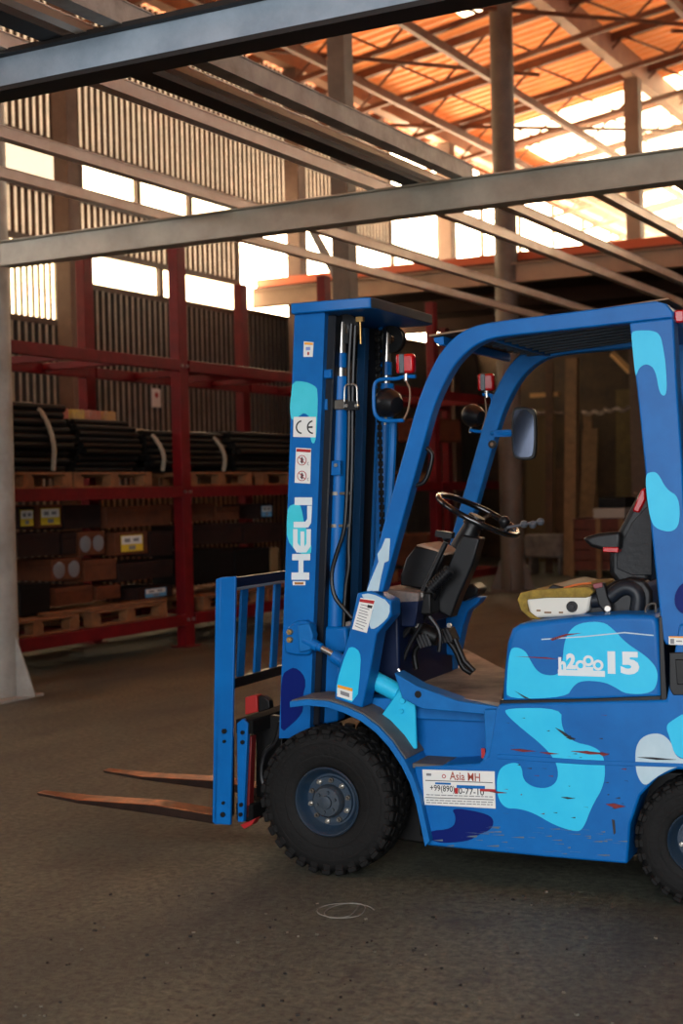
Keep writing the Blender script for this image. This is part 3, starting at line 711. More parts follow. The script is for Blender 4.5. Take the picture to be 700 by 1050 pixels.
# forks
tipu, tipz = T.W(38, 812, .24); hu, hz = T.W(222, 843, .24)
hu2 = hu + .02
mb = MB()
def forkm(mb, w0, w1):
    bl = [(hu2, hz + .0), (hu2 - .3, hz + (tipz - hz) * .3 - .0), (tipu + .25, tipz - .028), (tipu + .02, tipz - .012), (tipu, tipz - .006), (tipu + .01, tipz), (tipu + .25, tipz + (hz - tipz) * .22 + .004), (hu2 - .3, hz + (tipz - hz) * .32 + .04), (hu2 - .02, hz + .04)]
    up_ = [(hu2 - .02, hz + .04), (hu2 + .005, hz + .36), (hu2 + .04, hz + .36), (hu2 + .03, hz + .02), (hu2, hz)]
    a = bl
    wm_ = (w0 + w1) / 2
    def yy(x):   # tip narrows
        k = max(0, min(1, (x - tipu) / .12)); hwid = (w1 - w0) / 2 * (.35 + .65 * math.sqrt(k)); return wm_ - hwid, wm_ + hwid
    A = [mb.bm.verts.new((x, yy(x)[0], z)) for x, z in a]; B_ = [mb.bm.verts.new((x, yy(x)[1], z)) for x, z in a]
    mb.face(A, 1); mb.face(B_[::-1], 1)
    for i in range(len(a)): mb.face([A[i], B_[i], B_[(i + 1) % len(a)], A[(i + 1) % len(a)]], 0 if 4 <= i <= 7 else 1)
    mb.prism(up_, w0, w1, 1)
forkm(mb, .2, .31); part(mb, 'fork', [RUST, FORK_SHADE], .004)  # RUST holds the lit colour of the fork tops
mb = MB(); forkm(mb, .73, .84); part(mb, 'fork', [RUST, FORK_SHADE], .004)

# ---- dash, steering, pedals (inside the cab)
ring_c = p3(490, 528, .5); beta = R(28)
e1 = Vector((math.cos(beta), 0, -math.sin(beta))); e2 = Vector((0, 1, 0)); nn = Vector((math.sin(beta), 0, math.cos(beta)))
mb = MB(); mb.tube([ring_c + (e1 * math.cos(2 * math.pi * k / 40) + e2 * math.sin(2 * math.pi * k / 40)) * .178 for k in range(40)], .0125, closed=True, seg=12)
sw = part(mb, 'steering_wheel', mat('glossy_black', srgb(14, 14, 15), .2, coat=.6))
mb = MB()
for a in (90, 210, 330): mb.tube([ring_c - nn * .03 + (e1 * math.cos(R(a)) + e2 * math.sin(R(a))) * .03, ring_c - nn * .02 + (e1 * math.cos(R(a)) + e2 * math.sin(R(a))) * .1, ring_c + (e1 * math.cos(R(a)) + e2 * math.sin(R(a))) * .175], .008, smooth=1)
mb.cyl(ring_c - nn * .05, ring_c - nn * .005, .045, .035); part(mb, 'wheel_spokes', BLACK, parent=sw)
kp = ring_c + e1 * .155 - e2 * .08
mb = MB(); mb.cyl(kp, kp + nn * .03, .012); mb.lathe([(0, .07), (.014, .066), (.022, .052), (.023, .045), (.016, .03), (.01, .02)], kp, axis='Z', seg=20); part(mb, 'spinner_knob', BLACK, parent=sw)
mb = MB(); q0 = p3(520, 541, .35); q1 = p3(556, 534, .35); mb.cyl(q0, q1, .006)
for x, y in ((537, 537.5), (546, 538), (554, 535)):
    c = p3(x, y, .35); mb.lathe([(0, -.016), (.011, -.012), (.016, 0), (.011, .012), (0, .016)], c, axis='Z', seg=16)
part(mb, 'control_levers', mat('lever_grey', srgb(80, 84, 90), .3, .3))
mb = MB(); mb.prism(T.poly([(474, 548), (492, 552), (484, 580), (470, 612), (462, 634), (450, 628), (446, 618), (462, 572)], .45), .45, .53); col = part(mb, 'steering_column', BLACK, .008)
mb = MB(); mb.cyl(ring_c - nn * .16, ring_c - nn * .03, .05, .035); part(mb, 'column_collar', BLACK, .004, parent=col)
mb = MB(); mb.prism(T.poly([(412, 590), (418, 572), (427, 560), (448, 563), (458, 568), (450, 585), (438, 604), (425, 602), (412, 600)], .42), .4, .62); mb.prism(T.poly([(427, 559), (434, 557), (460, 567), (458, 570)], .42), .4, .62, 1)
part(mb, 'instrument_box', [BLACK, mat('dusty_tan', srgb(160, 128, 104), .7)], .008)
mb = MB(); mb.prism(T.poly([(392, 606), (402, 601), (440, 606), (440, 614), (398, 616)], .42), .3, .7); mb.prism(T.poly([(398, 616), (440, 614), (436, 640), (402, 640)], .42), .3, .7, 1); part(mb, 'dashboard', [mat('dusty_panel', srgb(150, 128, 112), .7, col2=srgb(90, 84, 84), scale=12), NAVY], .006)
# column details: lever, spring damper, valve cluster
mb = MB(); mb.cyl(p3(457, 556, .38), p3(428, 618, .38), .011); mb.cyl(p3(455, 552, .38), p3(460, 549, .38), .018); mb.box(p3(456, 548, .38), (.07, .04, .025), 0, Matrix.Rotation(R(8), 3, 'Y')); part(mb, 'hand_lever', BLACK)
mb = MB(); a, b = p3(461, 584, .36), p3(441, 604, .36); d = (b - a)
mb.cyl(a, b, .022)
for k in range(9): c = a + d * (k + .5) / 9; mb.cyl(c - d * .02, c + d * .02, .027)
part(mb, 'damper_boot', BLACK)
mb = MB(); mb.cyl(p3(447, 600, .4), p3(425, 640, .4), .03); mb.box(p3(432, 618, .4), (.12, .1, .09)); mb.cyl(p3(418, 640, .4), p3(450, 655, .4), .035)
part(mb, 'valve_block', BLKM, .008)
for (x, y, w) in ((433, 610, .34), (424, 626, .34), (416, 629, .34), (410, 628, .34), (428, 641, .34), (461, 641, .4), (404, 655, .3), (398, 650, .3)):
    mb = MB(); c = p3(x, y, w); mb.cyl(c, c + Vector((0, -.014, 0)), .010, seg=6); part(mb, 'bolt', STEEL)
for pts in ([(424, 640), (410, 652), (402, 668), (406, 684), (418, 697)], [(420, 645), (407, 660), (396, 680), (398, 692)], [(404, 632), (396, 646), (392, 660)], [(432, 640), (420, 660), (412, 680)], [(440, 632), (452, 648), (450, 668)]):
    hose(pts, .32, .009)
mb = MB(); mb.cyl(p3(408, 650, .3), p3(398, 676, .3), .008); mb.cyl(p3(405, 655, .28), p3(390, 683, .28), .008); part(mb, 'linkage_rods', BLKM)
hose([(408, 686), (414, 696), (411, 700)], .2, .006, mt=STEEL)
def pedal(pts, w, rod):
    mb = MB(); q = T.poly(pts, w); mb.prism(q, w, w + .085)
    o = part(mb, 'pedal', BLACK, .004)
    mb = MB(); mb.tube([p3(x, y, w + .04) for x, y in rod], .012, smooth=1); part(mb, 'pedal_arm', BLKM, parent=o)
    mb = MB()
    for k in range(4):
        f = (k + .5) / 4; a = Vector(q[0]).lerp(Vector(q[1]), f); b = Vector(q[3]).lerp(Vector(q[2]), f)
        mb.cyl((a.x, w - .002, a.y), (b.x, w - .002, b.y), .003, seg=6)
    part(mb, 'pedal_ribs', mat('pedal_rib_grey', srgb(50, 50, 52), .7), parent=o)
pedal([(424, 651), (438, 650), (443, 662), (430, 665)], .36, [(432, 660), (424, 668), (427, 686)])
pedal([(446, 646), (459, 644), (465, 658), (452, 660)], .46, [(458, 655), (468, 668), (474, 685), (483, 690)])
mb = MB(); mb.tube([p3(466, 655, .44), p3(476, 678, .44), p3(486, 688, .44)], .012); part(mb, 'brake_link', BLKM)
mb = MB(); mb.prism(T.poly([(455, 610), (496, 612), (492, 618), (482, 626), (477, 640), (470, 672), (440, 668)], .85), .82, .9); part(mb, 'cowl_panel', BLUE, .006)
mb = MB(); mb.prism(T.poly([(478, 600), (490, 597), (497, 603), (494, 609), (480, 616)], .8), .72, .84); part(mb, 'far_lamp_housing', BLACK, .008)
mb = MB(); mb.bb(T.W(372, 640, .3)[0], T.W(412, 640, .3)[0], .26, .9, zf - .02, T.W(400, 616, .4)[1]); part(mb, 'front_bulkhead', NAVY, .01)

# ---- lamp clusters
def headlamp(w, pf, frame_pts, lamp_c, lr_, beacon_c, br, nm):
    mb = MB(); mb.tube([pf(x, y, w) for x, y in frame_pts], .0075, smooth=2, seg=8); fo_ = part(mb, 'lamp_bracket', BLUE)
    c = pf(*lamp_c, w + .05)
    mb = MB(); mb.lathe([(0, .07), (lr_ * .55, .062), (lr_ * .9, .03), (lr_, 0), (lr_ * .97, -.012), (lr_ * .9, -.02)], (0, 0, 0), axis='X', seg=28)
    mb.lathe([(lr_ * .9, -.02), (lr_ * .5, -.03), (0, -.033)], (0, 0, 0), axis='X', seg=28, m=1)
    lo_ = part(mb, 'work_lamp', [BLACK, LENS]); lo_.location = c; lo_.rotation_euler = (0, R(12), R(-30))
    mb = MB(); mb.cyl((0, 0, -lr_ * .8), (0, 0, -lr_ * 1.5), .006); part(mb, 'lamp_stem', STEEL, parent=lo_)
    b = pf(*beacon_c, w)
    mb = MB(); h = br * 1.05
    mb.prismz([(-br, -br * .6), (br, -br * .6), (br, br * .6), (-br, br * .6)], -h, h); bo_ = part(mb, 'indicator_lamp', RED, br * .28, seg=3); bo_.location = b; bo_.rotation_euler = (0, 0, R(5))
    mb = MB(); mb.prismz([(-br * .62, -br * .64), (-br * .0, -br * .64), (-br * .0, br * .64), (-br * .62, br * .64)], -h * 1.01, h * 1.01); part(mb, 'indicator_band', mat('band_grey', srgb(48, 58, 62), .3), .004, parent=bo_)
    mb = MB(); mb.cyl((0, 0, -h), (0, 0, -h - .03), .009); part(mb, 'indicator_stem', STEEL, parent=bo_)
headlamp(.1, p3, [(426, 386), (413, 386), (408, 388.5), (392, 388.5), (385, 391), (383, 398), (383, 418), (385, 427), (393, 432), (414, 431)], (397, 413), .058, (416, 373), .036, '')
headlamp(.95, p3, [(508, 407), (502, 404.5), (492, 404.5), (507, 405), (499, 432), (497, 441), (491, 443), (482, 441)], (484, 426), .052, (498.5, 392), .036, '')
hose([(497, 408, .95), (499, 425, .95), (494, 440, .95), (494, 450, .95), (504, 455, .92)], .95, .004, 'lamp_wire', mat('wire_brown', srgb(120, 90, 66), .6))
hose([(416, 390, .09), (421, 400, .1), (419, 420, .1), (414, 430, .1)], .1, .004, 'lamp_wire', mat('wire_brown', srgb(120, 90, 66), .6))
mb = MB(); q = p3(504.5, 455.5, .915); mb.lathe([(.018, -.004), (.018, .004)], q, seg=20, cap=True); mb.lathe([(.008, -.008), (.008, .004)], q, seg=12, m=1, cap=True); part(mb, 'wire_grommet', [BLKM, mat('wire_brown', srgb(120, 90, 66), .6)])
hose([(403, 432), (402, 470), (398, 540)], .3, .016, 'far_pipe', BLUE2)
# mirror
mb = MB(); mp_ = T.poly(chaikin([(525.5, 420), (531, 417), (546, 418), (551, 423), (551, 467), (546, 472), (531, 471.5), (525.5, 466)], 2), .88); mb.prism(mp_, .86, .885); mi = part(mb, 'mirror', BLACK, .004)
cm = Vector((sum(a[0] for a in mp_) / len(mp_), sum(a[1] for a in mp_) / len(mp_)))
mb = MB(); mb.prism([((a - cm.x) * .82, (b - cm.y) * .9) for a, b in mp_], -.0015, .0015); mg = part(mb, 'mirror_glass', MIR, parent=mi)
mg.location = (cm.x, .8555, cm.y); mg.rotation_euler = (R(-3), 0, R(3))
mb = MB(); a, b = p3(503, 444, .91), p3(527, 445, .89); mb.cyl(a, b, .009); mb.box((a + b) / 2, ((b - a).length * .7, .008, .03)); part(mb, 'mirror_arm', BLUE, .002)
# grab handle
mb = MB(); mb.tube([p3(430, 456, .12), p3(443, 463, .12), p3(443, 472, .12), p3(437, 493, .12), p3(429, 498, .12), p3(418, 497, .12)], .0085, smooth=2); part(mb, 'grab_handle', BLACK)
mb = MB(); a = p3(432, 441, .13); b = p3(441, 443, .13); mb.cyl(a, b, .016); mb.cyl(b, b + (b - a) * .12, .012, m=1); part(mb, 'guard_stub', [BLUE, BLACK])

# ---- seat
mb = MB(); sbk = [(661, 500), (669, 500), (670, 560), (667, 600), (650, 606), (634, 600), (625, 588), (625, 565), (632, 548), (645, 524), (655, 505)]
mb.prism(T.poly(sbk, .32), .3, .78); part(mb, 'seat_back', SEATB, .025, seg=3)
mb = MB(); mb.prism(T.poly([(657, 502), (661, 500), (662, 512), (655, 526), (648, 524)], .29), .285, .33); part(mb, 'seat_red_bolster', RED, .006)
mb = MB(); mb.prism(T.poly([(662, 520), (668, 520), (668, 590), (648, 590), (632, 583), (632, 566), (648, 535)], .29), .292, .3); part(mb, 'seat_side_panel', mat('seat_panel', srgb(19, 20, 23), .55, bump=.2, spec=.35), .003)
mb = MB(); mb.prism(T.poly([(596, 552), (612, 547), (636, 545), (636, 564), (620, 565), (605, 561)], .25), .25, .3); part(mb, 'armrest', SEATB, .014, seg=3)
mb = MB(); mb.prism(T.poly([(618, 561), (634, 561), (634, 566.5), (618, 566)], .25), .245, .3); part(mb, 'red_seat_latch', RED, .003)
mb = MB(); mb.prism(T.poly([(538, 613), (600, 609), (606, 610), (603, 626), (596, 632), (548, 634), (543, 630)], .2), .2, .7); cs = part(mb, 'seat_cushion_shell', SEATW, .012, seg=3)
mb = MB(); mb.prism(T.poly([(530, 615), (533, 608), (546, 605), (580, 603), (604, 602), (608, 607), (604, 612), (600, 613), (560, 613), (540, 615), (541, 626), (550, 633), (560, 637), (543, 634), (534, 626)], .195), .195, .7)
part(mb, 'torn_foam', FOAM, .008, parent=cs, seg=2)
mb = MB(); q = T.W(586.5, 622, .2); mb.cyl((q[0], .202, q[1]), (q[0], .19, q[1]), .021, seg=24); mb.cyl((q[0], .192, q[1]), (q[0], .187, q[1]), .014, seg=6); part(mb, 'height_knob', BLACK, .002, parent=cs)
mb = MB()
for x in (552, 563, 560, 575): q = T.W(x, 626 + (x % 3), .2); mb.box((q[0], .199, q[1]), (.016, .003, .006))
part(mb, 'shell_slots', mat('rust_brown', srgb(120, 84, 44), .7), parent=cs)
mb = MB(); mb.prism(T.poly([(560, 605), (566, 599), (574, 601), (590, 604), (604, 604), (604, 608), (562, 608)], .22), .22, .7); part(mb, 'seat_cover_edge', BLACK, .006)
mb = MB(); mb.prism(T.poly([(598, 606), (616, 605), (628, 596), (645, 592), (660, 594), (668, 606), (669, 631), (596, 632)], .24), .24, .75); part(mb, 'seat_suspension', BLACK, .015, seg=3)
mb = MB(); q = [p3(x, y, .235) for x, y in ((606, 616), (624, 614), (634, 604), (646, 602), (655, 610), (652, 630))]
mb.tube(q, .028, smooth=2, seg=12); part(mb, 'air_duct', mat('duct_grey', srgb(24, 28, 35), .45, spec=.35))
mb = MB(); mb.prism(T.poly([(608, 600), (619, 597), (623, 612), (628, 622), (620, 630), (613, 620)], .2), .2, .23); bk = part(mb, 'seat_belt_buckle', BLACK, .006)
mb = MB(); mb.prism(T.poly([(607, 599), (617, 597), (618, 602), (609, 604)], .198), .196, .22); part(mb, 'buckle_button', mat('buckle_red', srgb(120, 56, 60), .5), .003, parent=bk)
mb = MB(); q = T.W(623.5, 624, .2); mb.cyl((q[0], .2, q[1]), (q[0], .186, q[1]), .013, seg=16); part(mb, 'buckle_bolt', STEEL, .002, parent=bk)
hose([(578, 603), (592, 599), (606, 598)], .22, .004, 'belt_edge', mat('belt_orange', srgb(190, 96, 40), .6))
hose([(662, 630), (661, 622), (672, 617), (672, 628)], .16, .004, 'belt_loop', DSTEEL)

# =================================================================== THE HALL
BA = R(-28.7)
def sobj(mb, name, mats, bevel=0, **k):
    o = mb.build(name, mats, None, bevel, rotz=BA, **k); o['kind'] = 'structure'; return o
# floor
def floor_mat():
    m = bpy.data.materials.new('concrete_floor'); m.use_nodes = True; nt = m.node_tree; n = nt.nodes; L = nt.links; b = n['Principled BSDF']
    tc = n.new('ShaderNodeTexCoord'); mp = n.new('ShaderNodeMapping'); mp.inputs['Scale'].default_value = (1, .35, 1); L.new(tc.outputs['Object'], mp.inputs['Vector'])
    n1 = n.new('ShaderNodeTexNoise'); n1.inputs['Scale'].default_value = 1.3; n1.inputs['Detail'].default_value = 8; n1.inputs['Roughness'].default_value = .6; L.new(mp.outputs['Vector'], n1.inputs['Vector'])
    n2 = n.new('ShaderNodeTexNoise'); n2.inputs['Scale'].default_value = 30; n2.inputs['Detail'].default_value = 10; n2.inputs['Roughness'].default_value = .75; L.new(tc.outputs['Object'], n2.inputs['Vector'])
    r1 = n.new('ShaderNodeValToRGB'); r1.color_ramp.elements[0].position = .32; r1.color_ramp.elements[1].position = .7; r1.color_ramp.elements[0].color = srgb(48, 53, 50); r1.color_ramp.elements[1].color = srgb(94, 95, 79)
    L.new(n1.outputs['Fac'], r1.inputs['Fac'])
    r2 = n.new('ShaderNodeValToRGB'); r2.color_ramp.elements[0].position = .34; r2.color_ramp.elements[1].position = .68; r2.color_ramp.elements[0].color = (.18, .18, .18, 1); r2.color_ramp.elements[1].color = (1.75, 1.72, 1.66, 1)
    L.new(n2.outputs['Fac'], r2.inputs['Fac'])
    mx = n.new('ShaderNodeMix'); mx.data_type = 'RGBA'; mx.blend_type = 'MULTIPLY'; mx.inputs[0].default_value = 1
    L.new(r1.outputs['Color'], mx.inputs[6]); L.new(r2.outputs['Color'], mx.inputs[7])
    # dark stains
    n3 = n.new('ShaderNodeTexNoise'); n3.inputs['Scale'].default_value = 3.2; n3.inputs['Detail'].default_value = 5; L.new(tc.outputs['Object'], n3.inputs['Vector'])
    r3 = n.new('ShaderNodeValToRGB'); r3.color_ramp.elements[0].position = .6; r3.color_ramp.elements[1].position = .72; r3.color_ramp.elements[1].color = (.55, .55, .55, 1); L.new(n3.outputs['Fac'], r3.inputs['Fac'])
    mx2 = n.new('ShaderNodeMix'); mx2.data_type = 'RGBA'; L.new(r3.outputs['Color'], mx2.inputs[0]); L.new(mx.outputs[2], mx2.inputs[6]); mx2.inputs[7].default_value = srgb(46, 43, 40)
    L.new(mx2.outputs[2], b.inputs['Base Color'])
    b.inputs['Roughness'].default_value = .62
    bp = n.new('ShaderNodeBump'); bp.inputs['Strength'].default_value = .55; bp.inputs['Distance'].default_value = .012
    L.new(n2.outputs['Fac'], bp.inputs['Height']); L.new(bp.outputs['Normal'], b.inputs['Normal'])
    return m
T0, T1, S0, S1 = -12.0, 7.0, -3.5, 44.0
mb = MB(); mb.bb(T0 - .2, T1 + .2, S0 - 6, S1 + .2, -.2, 0); sobj(mb, 'floor', floor_mat())
cx_, cy_ = W0.Z(352, 934, 0); mb = MB()
pts = [(cx_ + .11 * math.cos(k * .5) * (1 - k * .02), cy_ + .09 * math.sin(k * .5 + .4 * (k // 12)), .0015) for k in range(26)]
mb.tube(pts, .0022, seg=5, smooth=1); tag(mb.build('chalk_scribble', mat('chalk', srgb(112, 110, 102), .9)), 'faint pale chalk scribble on the floor below the front wheel', 'chalk mark')
mb = MB(); rg = random.Random(5)
for k in range(170):
    px, py = rg.uniform(-40, 740), rg.uniform(915, 1070); x, y = W0.Z(px, py, 0)
    if rg.random() < .93 and py < 760: continue
    r_ = rg.uniform(.002, .006); mb.box((x, y, r_ * .5), (r_ * 2, r_ * 1.5, r_), rg.choice((0, 1, 1)), Matrix.Rotation(rg.uniform(0, 3), 3, 'Z'))
tag(mb.build('floor_grit', [mat('grit_pale', srgb(92, 88, 76), .9), mat('grit_dark', srgb(38, 34, 30), .9)]), 'loose grit scattered over the concrete floor', 'grit', kind='stuff')
# left wall of corrugated sheet with window bands
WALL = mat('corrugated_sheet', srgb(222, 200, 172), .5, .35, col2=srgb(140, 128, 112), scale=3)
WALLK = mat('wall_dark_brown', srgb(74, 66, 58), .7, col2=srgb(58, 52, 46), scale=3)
WALLD = mat('corrugated_sheet_dark', srgb(168, 162, 146), .5, .35, col2=srgb(128, 122, 110), scale=3)
def corr(mb, t, s0, s1, z0, z1, pitch=.13, dep=.045, m=0, m2=None):
    s = s0; pts = []
    while s < s1:
        pts += [(t, s), (t, s + pitch * .35), (t + dep, s + pitch * .5), (t + dep, s + pitch * .85)]; s += pitch
    lo = [mb.bm.verts.new((x, y, z0)) for x, y in pts]; hi = [mb.bm.verts.new((x, y, z1)) for x, y in pts]
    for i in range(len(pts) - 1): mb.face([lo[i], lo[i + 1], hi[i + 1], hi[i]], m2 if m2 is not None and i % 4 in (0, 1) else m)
EAVE = 1.51 + 6.9
def translucent(m, col, f):
    nt = m.node_tree; tr = nt.nodes.new('ShaderNodeBsdfTranslucent'); tr.inputs['Color'].default_value = col
    mx = nt.nodes.new('ShaderNodeMixShader'); mx.inputs[0].default_value = f
    nt.links.new(nt.nodes['Principled BSDF'].outputs[0], mx.inputs[1]); nt.links.new(tr.outputs[0], mx.inputs[2]); nt.links.new(mx.outputs[0], nt.nodes['Material Output'].inputs['Surface'])
translucent(WALL, (1, .70, .42, 1), .16)
GROOVE_SHADE = mat('sheet_groove_shade', srgb(84, 60, 40), .7, col2=srgb(66, 48, 34), scale=3)  # rib shade put into the colour of valleys and camera-facing slopes
GROOVE_SHADE_D = mat('sheet_groove_shade_dark', srgb(58, 52, 44), .7, col2=srgb(44, 40, 34), scale=3)  # the same painted rib shade for the lower sheets
WZ0, WZ1 = 5.42, 6.05
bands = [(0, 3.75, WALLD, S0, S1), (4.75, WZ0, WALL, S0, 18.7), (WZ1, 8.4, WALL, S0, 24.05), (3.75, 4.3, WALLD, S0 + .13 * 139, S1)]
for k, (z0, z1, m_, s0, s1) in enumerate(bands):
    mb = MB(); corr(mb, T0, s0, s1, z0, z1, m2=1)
    o = sobj(mb, ('wall_left', 'wall_left_upper', 'wall_left_top', 'wall_left_middle')[k], [m_, GROOVE_SHADE if m_ is WALL else GROOVE_SHADE_D], smooth=20)
    if m_ is WALLD:
        mb = MB(); mb.bb(T0 - .12, T0 - .05, s0, s1, z0, z1, 0); sobj(mb, 'wall_left_outer', WALLD)
PANEW = emit('window_daylight', (1.0, .74, .44, 1), 9.0)
PANEB = emit('window_daylight_bright', (1.0, .76, .48, 1), 24.0)
wn = 0
FRM = mat('window_frame_brown', srgb(70, 52, 40), .6)
def window(z0, z1, s0, s1, divs, pane, ribs=False):
    global wn; wn += 1
    mb = MB(); mb.bb(T0 - .03, T0 - .02, s0, s1, z0, z1)
    if ribs: corr(mb, T0 - .015, s0, s1, z0, z1)
    w = sobj(mb, 'window_%d' % wn, pane)
    mb = MB(); mb.bb(T0 - .02, T0 + .05, s0, s1, z0 - .05, z0 + .03); mb.bb(T0 - .02, T0 + .05, s0, s1, z1 - .03, z1 + .05)
    for k in range(divs + 1): s = s0 + (s1 - s0) * k / divs; mb.bb(T0 - .02, T0 + .05, s - .045, s + .045, z0, z1)
    o = mb.build('window_frame', FRM, w); return w
PANE1 = emit('window_daylight_soft', (1.0, .70, .40, 1), .75)
PANE2 = emit('window_daylight_mid', (1.0, .76, .48, 1), 1.3)
window(WZ0, WZ1, S0, 12.9, 9, PANE1); window(WZ0, WZ1, 12.9, 14.9, 1, PANE2); window(WZ0, WZ1, 14.9, 18.7, 3, PANEW); window(4.35, WZ1, 18.7, S1, 14, PANEB); window(WZ1 + .05, 8.3, 24.05, S1, 9, PANEB)
window(3.75, 4.75, 6, 14.6, 5, PANEW); window(4.3, 4.75, 14.6, 18.7, 2, PANEW)
mb = MB(); s = 6.0
while s < 14.6: mb.bb(T0 - .01, T0 + .02, s, s + .045, 3.75, 4.75); s += .11
tag(mb.build('corrugated_ribs', WALLD, None, rotz=BA), kind='structure').name = 'trim_1'
# unseen right and back walls, doorway shaped for light on truck and racks, far gable
mb = MB(); corr(mb, T1, S0, S1, 0, 10.6, dep=-.035, pitch=.3); sobj(mb, 'unseen_wall_right', WALLK, smooth=20)
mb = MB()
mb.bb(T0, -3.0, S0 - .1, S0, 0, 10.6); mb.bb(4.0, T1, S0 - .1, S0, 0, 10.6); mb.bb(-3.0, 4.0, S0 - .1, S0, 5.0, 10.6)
sobj(mb, 'unseen_wall_back', WALLK)
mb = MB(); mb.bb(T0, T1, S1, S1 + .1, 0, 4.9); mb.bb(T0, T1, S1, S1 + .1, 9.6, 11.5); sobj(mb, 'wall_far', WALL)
wn += 1
mb = MB(); mb.bb(T0, T1, S1 + .02, S1 + .04, 4.9, 9.6); w = sobj(mb, 'window_%d' % wn, PANEB)
mb = MB()
for k in range(9): t = T0 + (T1 - T0) * k / 8; mb.bb(t - .08, t + .08, S1 - .08, S1 + .02, 4.9, 9.6)
mb.bb(T0, T1, S1 - .06, S1 + .02, 7.1, 7.25); mb.build('window_frame', FRM, w)
# roof deck rising to the right, ribs run with the slope
RD = mat('roof_deck_sun_orange', srgb(236, 150, 84), .5, .1, col2=srgb(220, 124, 64), scale=2)  # warm sun on the deck put into its orange base colour
mb = MB(); pr = .25; s = S0
zr_ = lambda t: EAVE + .15 * (t - T0)
pts = []
while s < S1: pts += [(s, 0), (s + pr * .3, 0), (s + pr * .42, .07), (s + pr * .88, .07)]; s += pr
a = [mb.bm.verts.new((T0 - .3, s, zr_(T0 - .3) + d)) for s, d in pts]; b = [mb.bm.verts.new((T1 + .3, s, zr_(T1 + .3) + d)) for s, d in pts]
for i in range(len(pts) - 1): mb.face([a[i], a[i + 1], b[i + 1], b[i]])
# added glow panes for the roof are built apart
translucent(RD, (1, .42, .12, 1), .055)
sobj(mb, 'ceiling', RD, smooth=20)
# upper right: glowing panes added beneath the deck for brightness, numbered as windows
GLOWP = emit('roof_glow', (1.0, .76, .46, 1), 7.0)
def roofstrip(mb, s0, s1, t0, t1, dz0, dz1):
    P8 = [(t0, s0), (t1, s0), (t1, s1), (t0, s1)]
    lo = [mb.bm.verts.new((t, s, zr_(t) + dz0)) for t, s in P8]; hi = [mb.bm.verts.new((t, s, zr_(t) + dz1)) for t, s in P8]
    mb.face(lo[::-1]); mb.face(hi)
    for i in range(4): mb.face([lo[i], lo[(i + 1) % 4], hi[(i + 1) % 4], hi[i]])
for (s0, s1, t0, t1) in ((26.5, 33, -10.8, 2), (34.5, 43, -10.8, 2), (26.5, 43, -6.8, 5)):
    wn += 1; mb = MB(); roofstrip(mb, s0, s1, t0, t1, -.04 if t0 == -6.8 else -.02, -.01 if t0 != -6.8 else -.03); sobj(mb, 'window_%d' % wn, GLOWP)  # added glow panes, numbered on with the windows
wn += 1; mb = MB(); roofstrip(mb, 20.2, 20.9, -8.9, -8.5, -.03, -.02); sobj(mb, 'window_%d' % wn, GLOWP)  # small added glow pane
# roof steel: purlins on the slope and lattice joists
RST = mat('roof_steel', srgb(120, 74, 48), .6, .2, col2=srgb(90, 56, 40), scale=6)
tn = 1
s = 15.0
while s < 42:
    tn += 1; mb = MB()
    roofstrip(mb, s - .05, s + .05, T0, T1, -.16, -.02); roofstrip(mb, s - .04, s + .04, T0, T1, -.72, -.64)
    t = T0; k = 0
    while t < T1 - .8:
        z0_, z1_ = zr_(t) - .12, zr_(t + .8) - .68
        if k % 2: z0_, z1_ = zr_(t) - .68, zr_(t + .8) - .12
        mb.cyl((t, s, z0_), (t + .8, s, z1_), .022, seg=6); t += .8; k += 1
    sobj(mb, 'trim_%d' % tn, RST); s += 2.1
for t, h in ((-10.2, .14), (-8.7, .14), (-5.6, .14), (-3.6, .14), (-1.4, .14)):
    tn += 1; mb = MB(); mb.bb(t - .04, t + .04, 8, S1, zr_(t) - .95, zr_(t) - .82); sobj(mb, 'trim_%d' % tn, RST)
# diagonal braces
for (t0, s0, t1, s1) in ((-11.4, 16, -8.2, 22), (-8.2, 18, -4.5, 24), (-11.0, 22, -7, 28), (-6, 22, -2, 28), (-7.4, 27, -3, 33)):
    tn += 1; mb = MB(); mb.cyl((t0, s0, zr_(t0) - .8), (t1, s1, zr_(t1) - .8), .035, seg=8); sobj(mb, 'trim_%d' % tn, RST)

# long girders under the roof
GIRD = mat('girder_pale', srgb(170, 128, 100), .6, .1, col2=srgb(140, 104, 84), scale=3)
def bobj(mb, name, mats, label, cat, group=None, bevel=0, **k): return tag(mb.build(name, mats, None, bevel, rotz=BA, **k), label, cat, group)
def ibeam_s(t, s0, s1, z0, z1, wd):     # I section running along s
    mb = MB(); f = (z1 - z0) * .09
    mb.bb(t - wd / 2, t + wd / 2, s0, s1, z0, z0 + f); mb.bb(t - wd / 2, t + wd / 2, s0, s1, z1 - f, z1); mb.bb(t - .012, t + .012, s0, s1, z0 + f, z1 - f); return mb
def ibeam_t(s, t0, t1, z0, z1, wd):
    mb = MB(); f = (z1 - z0) * .07
    mb.bb(t0, t1, s - wd / 2, s + wd / 2, z0, z0 + f); mb.bb(t0, t1, s - wd / 2, s + wd / 2, z1 - f, z1); mb.bb(t0, t1, s - .012, s + .012, z0 + f, z1 - f); return mb
def boxb_s(t, s0, s1, z0, z1, wd): mb = MB(); mb.bb(t - wd / 2, t + wd / 2, s0, s1, z0, z1); return mb
zg1 = zr_(-11.3) - .05; bobj(boxb_s(-11.3, 8, S1, zg1 - .35, zg1, .2), 'roof_girder', GIRD, 'long orange-lit girder along the top of the left corrugated wall', 'girder')
zg2 = zr_(-7.5) - .0; bobj(boxb_s(-7.5, 8, S1, zg2 - .4, zg2, .2), 'roof_girder', GIRD, 'sloping brown roof girder crossing the upper right corner of the photo', 'girder')

